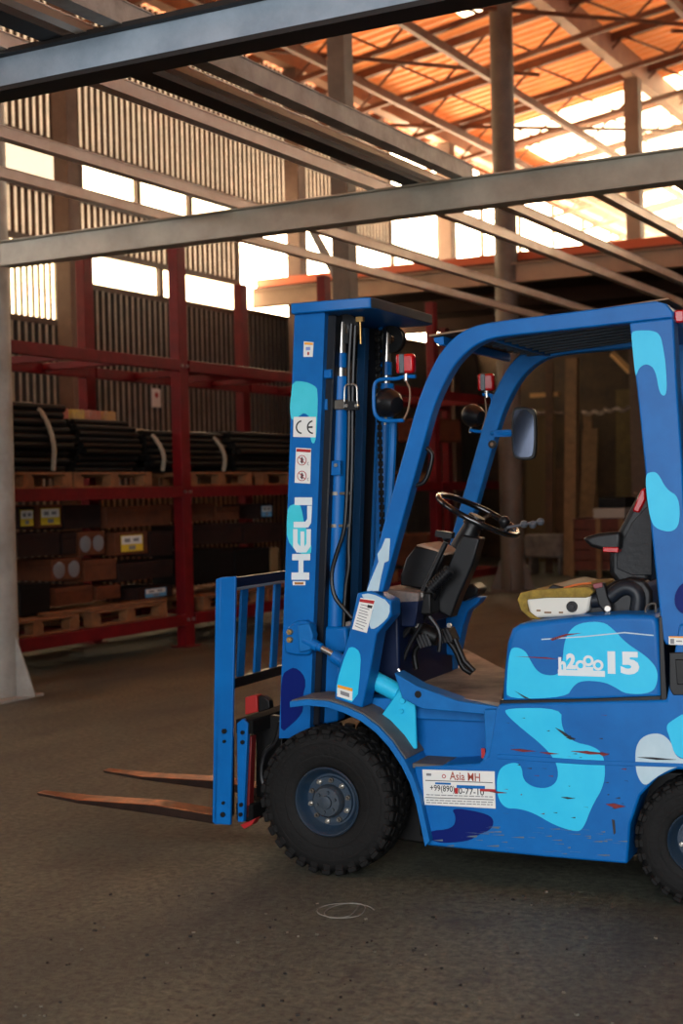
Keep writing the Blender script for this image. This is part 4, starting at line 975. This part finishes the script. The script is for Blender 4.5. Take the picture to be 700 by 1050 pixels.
# columns
COLG = mat('column_grey', srgb(164, 162, 154), .6, .1, col2=srgb(134, 130, 122), scale=5, bump=.1)
COLD = mat('column_grey_brown', srgb(106, 94, 82), .6, .1, col2=srgb(84, 76, 68), scale=5, bump=.1)
COLB = mat('column_brown', srgb(110, 86, 70), .65, .1, col2=srgb(88, 66, 54), scale=4)
def column(t, s, r, h, label, m=COLG, gusset=True, square=False, knee=None):
    e = empty('steel_column', Matrix.Rotation(BA, 3, 'Z') @ Vector((t, s, 0)), BA, label, 'column')
    mb = MB()
    if square: mb.bb(-r, r, -r, r, 0.02, h)
    else: mb.cyl((0, 0, 0.02), (0, 0, h), r, seg=36)
    mb.build('shaft', m, e, .006 if square else 0)
    if gusset:
        mb = MB(); mb.bb(-r * 1.45, r * 1.45, -r * 1.45, r * 1.45, 0, .02); mb.build('base_plate', m, e)
        for k in range(4):
            mb = MB(); mb.prism([(r * .97, .02), (r * 1.9, .02), (r * 1.9, .04), (r * .97, .48)], -.008, .008)
            o = mb.build('gusset', m, e); o.rotation_euler = (0, 0, k * math.pi / 2 + .2)
    return e
# nearest column, left edge
column(*B.Z(-2, 716, 0), .165, 6.2, 'pale grey round steel column at the left edge of the photo')
cB = column(*B.Z(526, 606, 0), .165, 8.9, 'grey round steel column standing behind the steering wheel', COLD)
c2x = B.U(354, 300, -7.4)[0]
c355 = column(-7.4, c2x, .105, 8.9, 'grey steel column rising above the top of the lifting mast', COLD, square=True)
mb = MB(); mb.prism([(-.1, 3.75), (-.1, 3.95), (-.42, 4.5), (-.5, 4.5)], -.03, .03); mb.build('knee_brace', COLG, c355)
column(-7.5, B.U(650.5, 200, -7.5)[0], .13, zg2 - .4, 'brown square column under the upper right roof girder', COLB, False, True)
column(-11.3, B.U(458, 200, -11.3)[0], .13, zg1 - .35, 'narrow brown column before the bright windows, right of the long pale rails', COLB, False, True)
column(-11.3, B.U(302, 160, -11.3)[0], .12, zg1 - .35, 'narrow brown column on the left wall above the red rack', COLB, False, True)
column(-11.3, B.U(72, 330, -11.3)[0], .11, zg1 - .35, 'dull brown-grey column on the corrugated wall behind the rack, far left', COLB, False, True)

# crane-way beams at head height of the hall, running across (beams A and B) and the rails along
BG = mat('beam_grey', srgb(170, 184, 196), .45, .15, col2=srgb(132, 148, 162), scale=3.5, bump=.05)
BGW = mat('beam_grey_brown', srgb(178, 170, 152), .45, .2, col2=srgb(146, 138, 122), scale=3.5)
RAILM = mat('rail_pale', srgb(222, 204, 186), .3, .5, col2=srgb(200, 176, 156), scale=4)
RAILG = mat('rail_weathered', srgb(176, 166, 154), .45, .3, col2=srgb(120, 110, 100), scale=6)
BLKB = mat('beam_dark', srgb(34, 30, 28), .6, .2)
def cross(px1, y1, px2, zz1, depth_s, wd, m, label, thick):
    ta, za = B.W(px1, y1, depth_s)
    return ta, za
# beam B: web bottom at (350,230) with s=8
tB, zB = B.W(350, 229, 8.0); zBt = B.W(350, 203, 8.0)[1]
tb0 = B.W(4, 262, 8.0)[0]
mb = MB(); mb.bb(tb0, 6.5, 7.96, 8.04, zB, zBt); mb.bb(tb0, 6.5, 7.93, 8.07, zB - .012, zB + .0); mb.bb(tb0, 6.5, 7.93, 8.07, zBt, zBt + .012)
bobj(mb, 'steel_beam', BGW, 'grey-brown steel beam crossing the whole photo above the mast and cab', 'beam', bevel=.004)
sA = 5.0
sA = 5.0 * (zBt - 1.51) / (B.W(250, 6, 5.0)[1] - 1.51)
tA, zA = B.W(250, 42, sA); zAt = B.W(250, 6, sA)[1]
mb = MB(); mb.bb(-6.5, 6.5, sA - .008, sA + .02, zA, zAt)
o = bobj(mb, 'steel_beam', BG, 'blue-grey steel beam crossing the top left corner of the photo', 'beam')
mb = MB(); mb.bb(-6.5, 6.5, sA - .05, sA + .09, zA - .02, zA); mb.bb(-6.5, 6.5, sA - .05, sA + .09, zAt, zAt + .02); mb.build('beam_flange', BLKB, o)
# rails along s, resting on beams A and B
def t_at(px, py, s): return B.W(px, py, s)
rails = [
    (245, 213, .065, .06, RAILM, 'pale steel rail second from the left wall, before the window band'),
    (165, 233, .065, .06, RAILM, 'pale steel rail nearest the left wall, above the rack'),
    (385, 205, .07, .06, RAILM, 'pale steel rail passing just left of the column above the mast'),
    (425, 193, .10, .12, BLKB, 'black deep rail between two pale rails, upper middle'),
    (447, 190, .04, .05, RAILM, 'thin pale rail beside the black deep rail'),
    (472, 183, .10, .08, RAILG, 'broad weathered grey rail, rightmost of those left of the tall column'),
    (688, 190, .06, .06, RAILM, 'pale steel rail at the right edge of the photo, just above the cab roof'),
    (602, 200, .06, .06, RAILM, 'pale steel rail right of the tall column, above the cab roof'),
    (503, 212, .06, .06, RAILM, 'pale steel rail close behind the tall column, above the cab roof'),
]
zrail = zBt + .014
for (px, py, h, wd, m_, lab) in rails:
    t = B.W(px, py, 8.0)[0]
    low = px > 500
    s0_, s1_ = (8.08, 18.9) if low else (sA - 1.2, 8.1 if px > 400 else 18.9)
    z_ = zB + .012 if low else zrail
    mb = boxb_s(t, s0_, s1_, z_, z_ + h, wd)
    if m_ is not BLKB:      # channel, its back turned to the hall
        mb = MB(); f = .006; mb.bb(t + wd / 2 - f, t + wd / 2, s0_, s1_, z_ + f, z_ + h - f); mb.bb(t - wd / 2, t + wd / 2 + .004, s0_, s1_, z_, z_ + f); mb.bb(t - wd / 2, t + wd / 2 + .004, s0_, s1_, z_ + h - f, z_ + h)
    bobj(mb, 'steel_rail', m_, lab, 'rail')

# mezzanine
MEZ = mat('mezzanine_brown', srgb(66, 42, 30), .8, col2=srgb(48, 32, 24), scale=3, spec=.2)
tC, zC = B.W(530, 290, 19.0); zCt = B.W(530, 270, 19.0)[1]
bobj(ibeam_t(19.0, T0 + .1, T1, zC, zCt, .16), 'mezzanine_beam', mat('mezz_beam_tan', srgb(160, 132, 108), .6, .1, col2=srgb(134, 108, 90), scale=3), 'tan steel beam on the front edge of the dark mezzanine', 'beam', bevel=.003)
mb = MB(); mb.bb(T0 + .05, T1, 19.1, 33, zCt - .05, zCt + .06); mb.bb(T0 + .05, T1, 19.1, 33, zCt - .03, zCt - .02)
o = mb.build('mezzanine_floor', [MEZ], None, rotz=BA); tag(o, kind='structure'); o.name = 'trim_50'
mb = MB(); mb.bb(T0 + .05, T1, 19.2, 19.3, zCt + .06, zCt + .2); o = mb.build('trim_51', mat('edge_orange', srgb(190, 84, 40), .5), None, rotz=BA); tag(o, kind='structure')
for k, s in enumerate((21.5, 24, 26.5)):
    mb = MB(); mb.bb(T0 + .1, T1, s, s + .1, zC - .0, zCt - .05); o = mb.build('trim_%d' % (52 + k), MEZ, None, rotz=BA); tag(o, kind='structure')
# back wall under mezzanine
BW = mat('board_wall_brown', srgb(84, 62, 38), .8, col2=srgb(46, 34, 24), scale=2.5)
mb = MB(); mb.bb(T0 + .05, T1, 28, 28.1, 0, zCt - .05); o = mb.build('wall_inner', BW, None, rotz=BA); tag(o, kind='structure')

# ---- things in the dark behind the cab (s ~ 20..27)
TIM = mat('timber', srgb(140, 104, 66), .75, col2=srgb(108, 80, 52), scale=9)
TIMD = mat('timber_dark', srgb(92, 60, 36), .75, col2=srgb(66, 44, 30), scale=9)
def at(px, py, s): return B.W(px, py, s)
def planks(px, pyb, pyt, s, wdt, lean, m_, label, tk=.04, group=None):
    t, z = at(px, pyb, s); t2, z2 = at(px + lean, pyt, s)
    mb = MB(); mb.prism([(t, 0.0), (t + wdt, 0.0), (t2 + wdt, z2), (t2, z2)], s - tk, s); return bobj(mb, 'plank', m_, label, 'plank', group)
planks(560, 600, 372, 23.0, .13, 0, TIMD, 'dark upright timber post behind the mirror')
planks(580, 600, 368, 22.5, .2, 2, TIM, 'brown upright timber post in the middle of the cab opening', .12)
planks(593, 590, 440, 26.0, .3, 5, TIM, 'pale leaning board right of the brown upright post')
planks(610, 590, 425, 26.2, .16, -12, TIM, 'narrow board leaning left, behind the seat backrest')
planks(570, 590, 480, 26.2, .5, 0, TIMD, 'wide dark board standing behind the upright posts')
planks(632, 590, 400, 26.4, 1.0, 0, mat('board_olive', srgb(112, 92, 50), .8, col2=srgb(86, 70, 40), scale=5), 'large olive sheet of board behind the seat top')
planks(540, 590, 420, 26.4, .6, 0, mat('board_olive2', srgb(96, 76, 46), .8), 'olive board panel behind the mirror')
t, z = at(640, 395, 26.2); t2, z2 = at(500, 400, 26.2)
mb = MB(); mb.bb(at(545, 410, 25.8)[0], at(574, 410, 25.8)[0], 25.7, 25.8, at(560, 407, 25.8)[1], at(560, 403, 25.8)[1]); bobj(mb, 'lit_shelf_edge', mat('lit_edge', srgb(200, 150, 90), .6), 'short lit shelf edge high behind the mirror', 'shelf edge')  # shelf edge, the light on it put into its pale colour
for i, (x0_, x1_, y_) in enumerate(((545, 580, 424), (600, 622, 424), (623, 648, 421))):
    mb = MB(); a = at(x0_, y_, 25.8); b = at(x1_, y_ - 2, 25.8)
    r_ = .035; n_ = 7
    mb.tube([(a[0] + (b[0] - a[0]) * k / n_, 25.6 + .05 * math.sin(k * 2.1 + i), a[1] + .03 * math.sin(k * 1.7 + i)) for k in range(n_ + 1)], r_, smooth=1)
    bobj(mb, 'cloth_roll', mat('cloth_pale', srgb(190, 170, 150), .8, col2=srgb(110, 84, 70), scale=6), ['pale crumpled cloth roll behind the mirror', 'pale crumpled cloth roll in the middle of the cab opening', 'pale crumpled cloth roll next to the rear pillar'][i], 'cloth')
a = at(627, 362, 25); b = at(646, 381, 25)
mb = MB(); mb.tube([(a[0], 25, a[1]), (b[0], 25, b[1])], .06, seg=4); bobj(mb, 'light_strut', mat('pale_strut', srgb(220, 170, 110), .5), 'pale slanting strut under the roof beside the rear pillar', 'strut')
# low timber rack with red boards and sacks
def rackbox(x0, x1, yt, yb, s, m_, name, label, cat, dep=.6, bev=.01, wob=0):
    a = at(x0, yb, s); b = at(x1, yt, s); mb = MB(); mb.bb(a[0], b[0], s, s + dep, a[1], b[1]); return bobj(mb, name, m_, label, cat, bevel=bev)
RW = mat('red_timber', srgb(104, 46, 30), .7, col2=srgb(76, 36, 26), scale=8)
s_ = 22.0
e = empty('timber_crate', Matrix.Rotation(BA, 3, 'Z') @ Vector((at(584, 570, s_)[0], s_, 0)), BA, 'low red-brown timber crate behind the armrest', 'crate')
wd_ = at(640, 570, s_)[0] - at(584, 570, s_)[0]; zt_ = at(600, 532, s_)[1]
mb = MB()
nb_ = 5
for k in range(nb_): z0 = .12 + (zt_ - .12) * k / nb_; mb.bb(0, wd_, 0, .03, z0, z0 + (zt_ - .12) / nb_ - .015); mb.bb(0, wd_, .9, .93, z0, z0 + (zt_ - .12) / nb_ - .015)
mb.bb(0, .03, 0, .93, .12, zt_); mb.bb(wd_ - .03, wd_, 0, .93, .12, zt_); mb.bb(0, wd_, 0, .93, zt_ - .03, zt_); mb.build('crate_boards', RW, e, .004)
for x in (0, wd_ * .5, wd_ - .08):
    mb = MB(); mb.bb(x, x + .08, -.03, 0, 0, zt_); mb.build('corner_post', TIM, e)
mb = MB(); a = at(537, 572, 22.4); b = at(576, 548, 22.4); mb.bb(a[0], b[0], 22.4, 22.85, a[1], b[1]); mb.bb(a[0] + .05, a[0] + .12, 22.45, 22.8, 0, a[1]); mb.bb(b[0] - .12, b[0] - .05, 22.45, 22.8, 0, a[1])
bobj(mb, 'wrapped_bale', mat('wrap_grey', srgb(120, 112, 104), .6, col2=srgb(80, 72, 68), scale=7, bump=.5, bscale=12), 'grey wrapped bale on short legs behind the control levers', 'bale', bevel=.04)
a = at(608, 531, 22.1); b = at(640, 521, 22.1); mb = MB(); mb.bb(a[0], b[0], 22.1, 22.8, zt_ + .004, b[1]); bobj(mb, 'folded_sheet', mat('sheet_pale', srgb(170, 160, 150), .7), 'pale stack of sheets lying on the red-brown crate', 'sheets', bevel=.01)
a = at(612, 520, 22.1); b2 = at(640, 510, 22.1); mb = MB(); mb.bb(a[0], b2[0], 22.15, 22.7, b[1] + .003, b2[1]); bobj(mb, 'black_case', BLACK, 'black case on the pale stack of sheets', 'case', bevel=.02)

# ---- pallet rack
REDP = mat('rack_red', srgb(112, 12, 20), .5, .1, col2=srgb(84, 8, 15), scale=6, spec=.3, wear=srgb(40, 20, 18), wear_amt=.05, wear_scale=18)
TF, TR = -8.1, -9.25
sP1 = B.U(187, 505, TF)[0]
SS = [sP1 - 2.95 + 2.95 * k for k in range(5)]
rack = empty('pallet_rack', Matrix.Rotation(BA, 3, 'Z') @ Vector((TF, sP1, 0)), BA, 'dark red steel pallet rack with bundles and cartons, standing along the left wall', 'rack')
def rl(mb, name, m_, bev=.004):
    o = mb.build(name, m_, rack, bev); o.location = (-TF, -sP1, 0); return o
ztop_r = B.U(184, 247, TF)[1]
for s in SS:
    for t in (TF, TR):
        mb = MB(); mb.bb(t - .055, t + .055, s - .075, s + .075, 0, ztop_r); mb.bb(t - .1, t + .1, s - .11, s + .11, 0, .012); rl(mb, 'upright', REDP)
zl = [B.U(184, 632, TF)[1] - .09, B.U(184, 507, TF)[1] - .03, B.U(184, 375, TF)[1] - .06]
for zi, z in enumerate(zl):
    for k in range(len(SS) - 1):
        for t in (TF, TR):
            mb = MB(); mb.bb(t - .03 + .04, t + .03 + .04, SS[k] + .075, SS[k + 1] - .075, z, z + .11); rl(mb, 'beam', REDP)
        mb = MB()
        for j in range(1, 4):
            s = SS[k] + 2.95 * j / 4; mb.bb(TR + .07, TF + .01, s - .03, s + .03, z + .03, z + .1)
        rl(mb, 'shelf_supports', REDP)
mb = MB()
for s in SS[:3]:
    for z in zl:
        for d in (-.04, .04): mb.cyl((TF + .055, s + d, z + .055), (TF + .075, s + d, z + .055), .016, seg=6)
rl(mb, 'rack_bolts', STEEL, 0)
ZS = [z + .11 for z in zl]

# pallets
PAL = mat('pallet_wood', srgb(138, 90, 50), .75, col2=srgb(86, 56, 34), scale=8)
pal_meshes = None
def pallet(t, s, z, label, rot=0, ln=1.15):
    e = empty('wooden_pallet', Matrix.Rotation(BA, 3, 'Z') @ Vector((t, s, z)), BA + rot, label, 'pallet', 'wooden pallets on the red rack')
    mb = MB()
    for k in range(6): x = -.5 + k * .19; mb.bb(x, x + .13, -ln / 2, ln / 2, .118, .14)
    mb.build('deck_boards', PAL, e, .003)
    mb = MB()
    for y in (-ln / 2, -.05, ln / 2 - .1): mb.bb(-.5, .58, y, y + .1, .1, .118)
    for x in (-.5, 0, .48):
        mb.bb(x, x + .1, -ln / 2, ln / 2, 0, .018)
    mb.build('stringer_boards', PAL, e, .003)
    for x in (-.5, 0, .48):
        for y in (-ln / 2, -.06, ln / 2 - .13):
            mb = MB(); mb.bb(x, x + .1, y, y + .13, .018, .1); mb.build('pallet_block', PAL, e, .003)
    return e
tm = (TF + TR) / 2 - .0
spal = []
for k, (f, lb_) in enumerate(((0.45, 'wooden pallet at the left end of the middle shelf'), (0.82, 'wooden pallet on the middle shelf just left of the front red upright'), (1.24, 'wooden pallet on the middle shelf just right of the front red upright'), (1.66, 'wooden pallet on the middle shelf, half hidden behind the mast'), (2.3, 'wooden pallet on the middle shelf behind the mast'), (2.75, 'wooden pallet on the middle shelf seen behind the guard leg'))):
    f_ = {0: .235, 1: .635, 2: 1.24, 3: 1.7, 4: 2.28, 5: 2.74}[k]
    pallet(tm, SS[0] + 2.95 * f_, ZS[1], lb_)
# bottom pallets
pallet(tm, SS[0] + 2.95 * .26, ZS[0], 'wooden pallet at the left end of the bottom shelf', 0, 1.1)
pallet(tm, SS[0] + 2.95 * .7, ZS[0], 'wooden pallet on the bottom shelf left of the front red upright', 0)
pallet(tm, SS[0] + 2.95 * 1.3, ZS[0], 'wooden pallet on the bottom shelf right of the front red upright')
pallet(tm, SS[0] + 2.95 * 1.72, ZS[0], 'wooden pallet on the bottom shelf behind the backrest frame')
pallet(tm, SS[0] + 2.95 * 2.4, ZS[0], 'wooden pallet on the bottom shelf behind the mast')
# black bundles
BND = mat('bundle_black', srgb(7, 6, 6), .6, col2=srgb(16, 14, 13), scale=10, spec=.2)
STR = mat('strap_pale', srgb(150, 140, 120), .7)
zp = ZS[1] + .14
def bundle(s0, s1, h, label, straps, lay=9):
    sc_ = (s0 + s1) / 2
    e = empty('black_bundle', Matrix.Rotation(BA, 3, 'Z') @ Vector((tm, sc_, zp)), BA, label, 'bundle')
    mb = MB(); rr = h / lay / 2; rn = random.Random(int(s0 * 10))
    for j in range(lay):
        hw = .42 * math.sqrt(max(.25, 1 - ((j - lay * .4) / (lay * .75)) ** 2))
        n_ = int(hw * 2 / (rr * 2))
        for i in range(n_):
            x = -hw + rr + i * rr * 2
            if 0 < j < lay - 1 and 1 < i < n_ - 2: continue
            e0, e1 = rn.uniform(-.06, .04), rn.uniform(-.04, .06)
            mb.cyl((x, s0 - sc_ + e0 + .05, rr + j * rr * 2), (x, s1 - sc_ + e1 - .05, rr + j * rr * 2), rr, seg=8)
    mb.build('rolls', BND, e)
    for f in straps:
        y = (s1 - s0) * (f - .5); mb = MB()
        pts = [(-.4, y, .02), (-.44, y, h * .4), (-.3, y + .02, h * .98), (0, y, h + .012), (.3, y - .02, h * .98), (.455, y, h * .45), (.4, y + .03, .02)]
        mb.tube(pts, .022, smooth=2, seg=6); mb.build('strap', STR, e)
    return e
bundle(SS[0] + .15, SS[0] + 1.55, .62, 'black strapped bundle nearest the left column on the middle shelf', (.75,))
bundle(SS[0] + 1.62, SS[0] + 2.55, .5, 'lower black bundle on the middle shelf left of the front red upright', ())
bundle(SS[1] - .28, SS[1] + 1.15, .42, 'black bundle crossed by the front red upright on the middle shelf', (.12, .88), 7)
bundle(SS[1] + 1.25, SS[2] - .05, .45, 'black bundle on the middle shelf beside the mast', (), 7)
bundle(SS[2] + .2, SS[2] + 1.5, .4, 'black bundle on the middle shelf behind the mast', (.3,), 7)
# colourful sacks behind the bundle
for i, (f, c_) in enumerate(((1.72, srgb(190, 90, 60)), (1.95, srgb(200, 180, 60)), (2.2, srgb(170, 80, 60)), (2.43, srgb(190, 150, 60)))):
    s = SS[0] + f; mb = MB(); mb.bb(tm - .2, tm + .12, s - .09, s + .09, zp + .502, zp + .6)
    bobj(mb, 'printed_box', mat('print%d' % i, c_, .6, col2=srgb(160, 120, 100), scale=9), ['red-orange printed box, leftmost of those lying on the lower black bundle', 'yellow printed box lying on the lower black bundle', 'reddish printed box lying on the lower black bundle', 'yellow-brown printed box, rightmost of those lying on the lower black bundle'][i], 'box', 'printed boxes on the lower bundle', bevel=.01)
# small white notice on the wall
s, z = B.U(160.5, 408, T0 + .06); mb = MB(); mb.bb(T0 + .036, T0 + .06, s - .1, s + .1, z - .13, z + .13); o = bobj(mb, 'wall_notice', WHITE, 'small white notice with a red mark on the corrugated wall', 'notice')
mb = MB(); mb.lathe([(.04, 0), (.04, .003)], (T0 + .061, s, z + .04), axis='X', seg=16, cap=True); o2 = mb.build('notice_mark', REDMARK, o)

# cartons on the bottom level
CRD = mat('cardboard', srgb(104, 58, 34), .8, col2=srgb(74, 42, 28), scale=6, spec=.2)
CRD2 = mat('cardboard_dark', srgb(44, 25, 20), .8, col2=srgb(30, 18, 15), scale=6, spec=.2)
YEL = mat('label_yellow', srgb(210, 180, 40), .6)
def carton(x0, y0, x1, y1, t, label, m_=CRD, lab=None, holes=False, dep=.5, group=None):
    s0, z0 = B.U(x0, y1, t); s1, z1 = B.U(x1, y0, t)
    e = empty('carton', Matrix.Rotation(BA, 3, 'Z') @ Vector((t, (s0 + s1) / 2, z0)), BA, label, 'box', group)
    hs, h = (s1 - s0) / 2 - .016, z1 - z0 - .012
    mb = MB(); mb.bb(-dep, 0, -hs, hs, 0, h); mb.bb(-dep - .003, .003, -hs - .003, hs + .003, h - .05, h + .002); mb.build('carton_body', m_, e, .006)
    if lab:
        mb = MB(); lw = min(hs * .8, .17); lh = h * .36
        mb.bb(.004, .007, -lw, lw, h * .5 - lh, h * .5 + lh, 0); mb.bb(.007, .009, -lw * .95, lw * .9, h * .5 - lh * .1, h * .5 + lh * .9, 1)
        mb.bb(.009, .011, -lw * .7, -lw * .2, h * .5 + lh * .15, h * .5 + lh * .6, 2); mb.bb(.009, .011, lw * .1, lw * .6, h * .5 + lh * .2, h * .5 + lh * .6, 2); mb.bb(.007, .009, -lw * .3, lw * .3, h * .5 - lh * .8, h * .5 - lh * .3, 2)
        mb.build('carton_label', [YEL if lab == 'y' else mat('label_blue', srgb(90, 150, 190), .6), WHITE, INKG], e)
    if holes:
        for j in (-.5, .5):
            mb = MB(); mb.lathe([(.0, .008), (.05, .012), (.07, .004), (.08, .0)], (0, hs * j, h * .5), axis='X', seg=18); mb.build('roll_end', mat('roll_grey', srgb(110, 112, 116), .5), e)
    return e
tb_ = TF - .22
rows = [
    (18, 518, 36, 543, 'carton with a yellow label partly behind the left column, top row', CRD2, 'y', 0),
    (38, 516, 64, 542, 'carton with a yellow and white label in the top row, left side', CRD, 'y', 0),
    (65, 516, 104, 543, 'plain dark carton in the top row left of the rear upright', CRD2, None, 0),
    (108, 517, 176, 542, 'long brown carton in the top row left of the front upright', CRD, None, 0),
    (18, 544, 62, 572, 'dark carton second row, beside the left column', CRD2, None, 0),
    (63, 545, 79, 569, 'dark carton second row, left of the rear upright', CRD2, None, 0),
    (80, 543, 108, 570, 'carton showing a grey roll end by the rear upright', CRD, None, 1),
    (117, 543, 152, 570, 'carton with the big yellow and white label left of the front upright', CRD, 'y', 0),
    (153, 543, 178, 571, 'dark carton second row touching the front upright', CRD2, None, 0),
    (52, 570, 84, 596, 'carton with grey roll ends third row', CRD, None, 1),
    (86, 571, 120, 597, 'carton third row behind the rear upright', CRD, None, 0),
    (121, 572, 178, 597, 'dark carton third row left of the front upright', CRD2, None, 0),
    (20, 596, 52, 632, 'black box at the left end of the bottom row', BND, None, 0),
    (56, 598, 96, 622, 'brown carton in the bottom row left of the rear upright', CRD, None, 0),
    (98, 598, 124, 616, 'small carton bottom row behind the rear upright', CRD, None, 0),
    (140, 598, 178, 616, 'dark carton bottom row with a pale blue label', CRD2, 'b', 0),
]
for i, (x0, y0, x1, y1, lab, m_, l_, h_) in enumerate(rows):
    carton(x0, y0, x1, y1, tb_, lab, m_, l_, bool(h_))
rows2 = [
    (196, 515, 220, 535, 'brown carton top row right of the front upright', CRD, None, 0),
    (221, 518, 246, 534, 'orange-brown carton top row, second bay', CRD, None, 0),
    (266, 515, 280, 532, 'carton with a small pale label next to the mast', CRD2, 'b', 0),
    (196, 535, 248, 560, 'wide dark carton second row, second bay', CRD2, None, 0),
    (250, 534, 290, 558, 'dark carton second row beside the mast', CRD2, None, 0),
    (196, 560, 240, 600, 'black carton third row, second bay', BND, None, 0),
    (241, 560, 277, 594, 'black bale third row, second bay', BND, None, 0),
    (277, 560, 286, 590, 'pale sack standing beside the mast above the backrest', mat('sack_pale', srgb(120, 100, 66), .9, bump=.4), None, 0),
]
for i, (x0, y0, x1, y1, lab, m_, l_, h_) in enumerate(rows2): carton(x0, y0, x1, y1, tb_, lab, m_, l_, bool(h_))
for i, (x0, y0, x1, y1, lab, m_) in enumerate(((438, 545, 462, 580, 'brown carton low in the rack behind the steering column', CRD), (441, 430, 472, 452, 'orange-brown carton high in the rack behind the near lamp', CRD), (386, 520, 410, 560, 'dark carton in the rack behind the guard leg', CRD2))):
    carton(x0, y0, x1, y1, tb_, lab, m_)
# loose boards on the lower pallets and long pipes on top shelf
mb = MB(); s, z = B.U(60, 640, TF - .05); mb.bb(TF - .2, TF - .06, SS[0] + 1.0, SS[0] + 2.75, ZS[0] + .141, ZS[0] + .17); bobj(mb, 'board', PAL, 'long loose board lying on the bottom pallets', 'board', bevel=.003)
mb = MB()
for k in range(5): mb.cyl((TF - .25 - k * .12, SS[1] - .3, ZS[2] + .03), (TF - .25 - k * .12, SS[3], ZS[2] + .03), .03, seg=8)
bobj(mb, 'pipe_stack', BND, 'dark pipes lying on the top shelf of the red rack', 'pipes')

# haze volume added to imitate lens glare before the far windows
hm = bpy.data.materials.new('glare_haze'); hm.use_nodes = True; nt = hm.node_tree
nt.nodes.remove(nt.nodes['Principled BSDF']); vsn = nt.nodes.new('ShaderNodeVolumeScatter'); vsn.inputs['Density'].default_value = .045; vsn.inputs['Anisotropy'].default_value = .6; vsn.inputs['Color'].default_value = (1, .84, .66, 1)
nt.links.new(vsn.outputs[0], nt.nodes['Material Output'].inputs['Volume'])
mb = MB(); mb.bb(-9.3, T1 - .3, 24.5, 43.5, 4.95, 8.5); tag(mb.build('glare_haze', hm, None, rotz=BA), kind='structure')

# =================================================================== LIGHT
w = bpy.data.worlds.new('sky'); SC.world = w; w.use_nodes = True
bg = w.node_tree.nodes['Background']; bg.inputs['Color'].default_value = (.93, .96, 1.0, 1); bg.inputs['Strength'].default_value = 8.5
# daylight comes through the unseen doorway behind the camera: a portal guides it
pd = bpy.data.lights.new('unseen_door_daylight', 'AREA'); pd.shape = 'RECTANGLE'; pd.size = 7; pd.size_y = 5.0; pd.cycles.is_portal = True
po = bpy.data.objects.new('unseen_door_daylight', pd); C.objects.link(po)
M3 = Matrix.Rotation(BA, 3, 'Z')
po.location = M3 @ Vector((.5, S0, 2.5)); po.rotation_euler = (M3 @ Matrix.Rotation(R(90), 3, 'X')).to_euler()
sd = bpy.data.lights.new('low_sun', 'SUN'); sd.energy = 3.0; sd.color = (1, .72, .42); sd.angle = R(2)
so = bpy.data.objects.new('low_sun', sd); C.objects.link(so)
dsun = ray(610, 180).normalized(); so.rotation_euler = dsun.to_track_quat('Z', 'Y').to_euler(); so.location = (3, 10, 12)

vs = SC.view_settings; vs.view_transform = 'Standard'; vs.look = 'None'; vs.exposure = -0.06; vs.gamma = 1; vs.use_curve_mapping = False
SC.display_settings.display_device = 'sRGB'
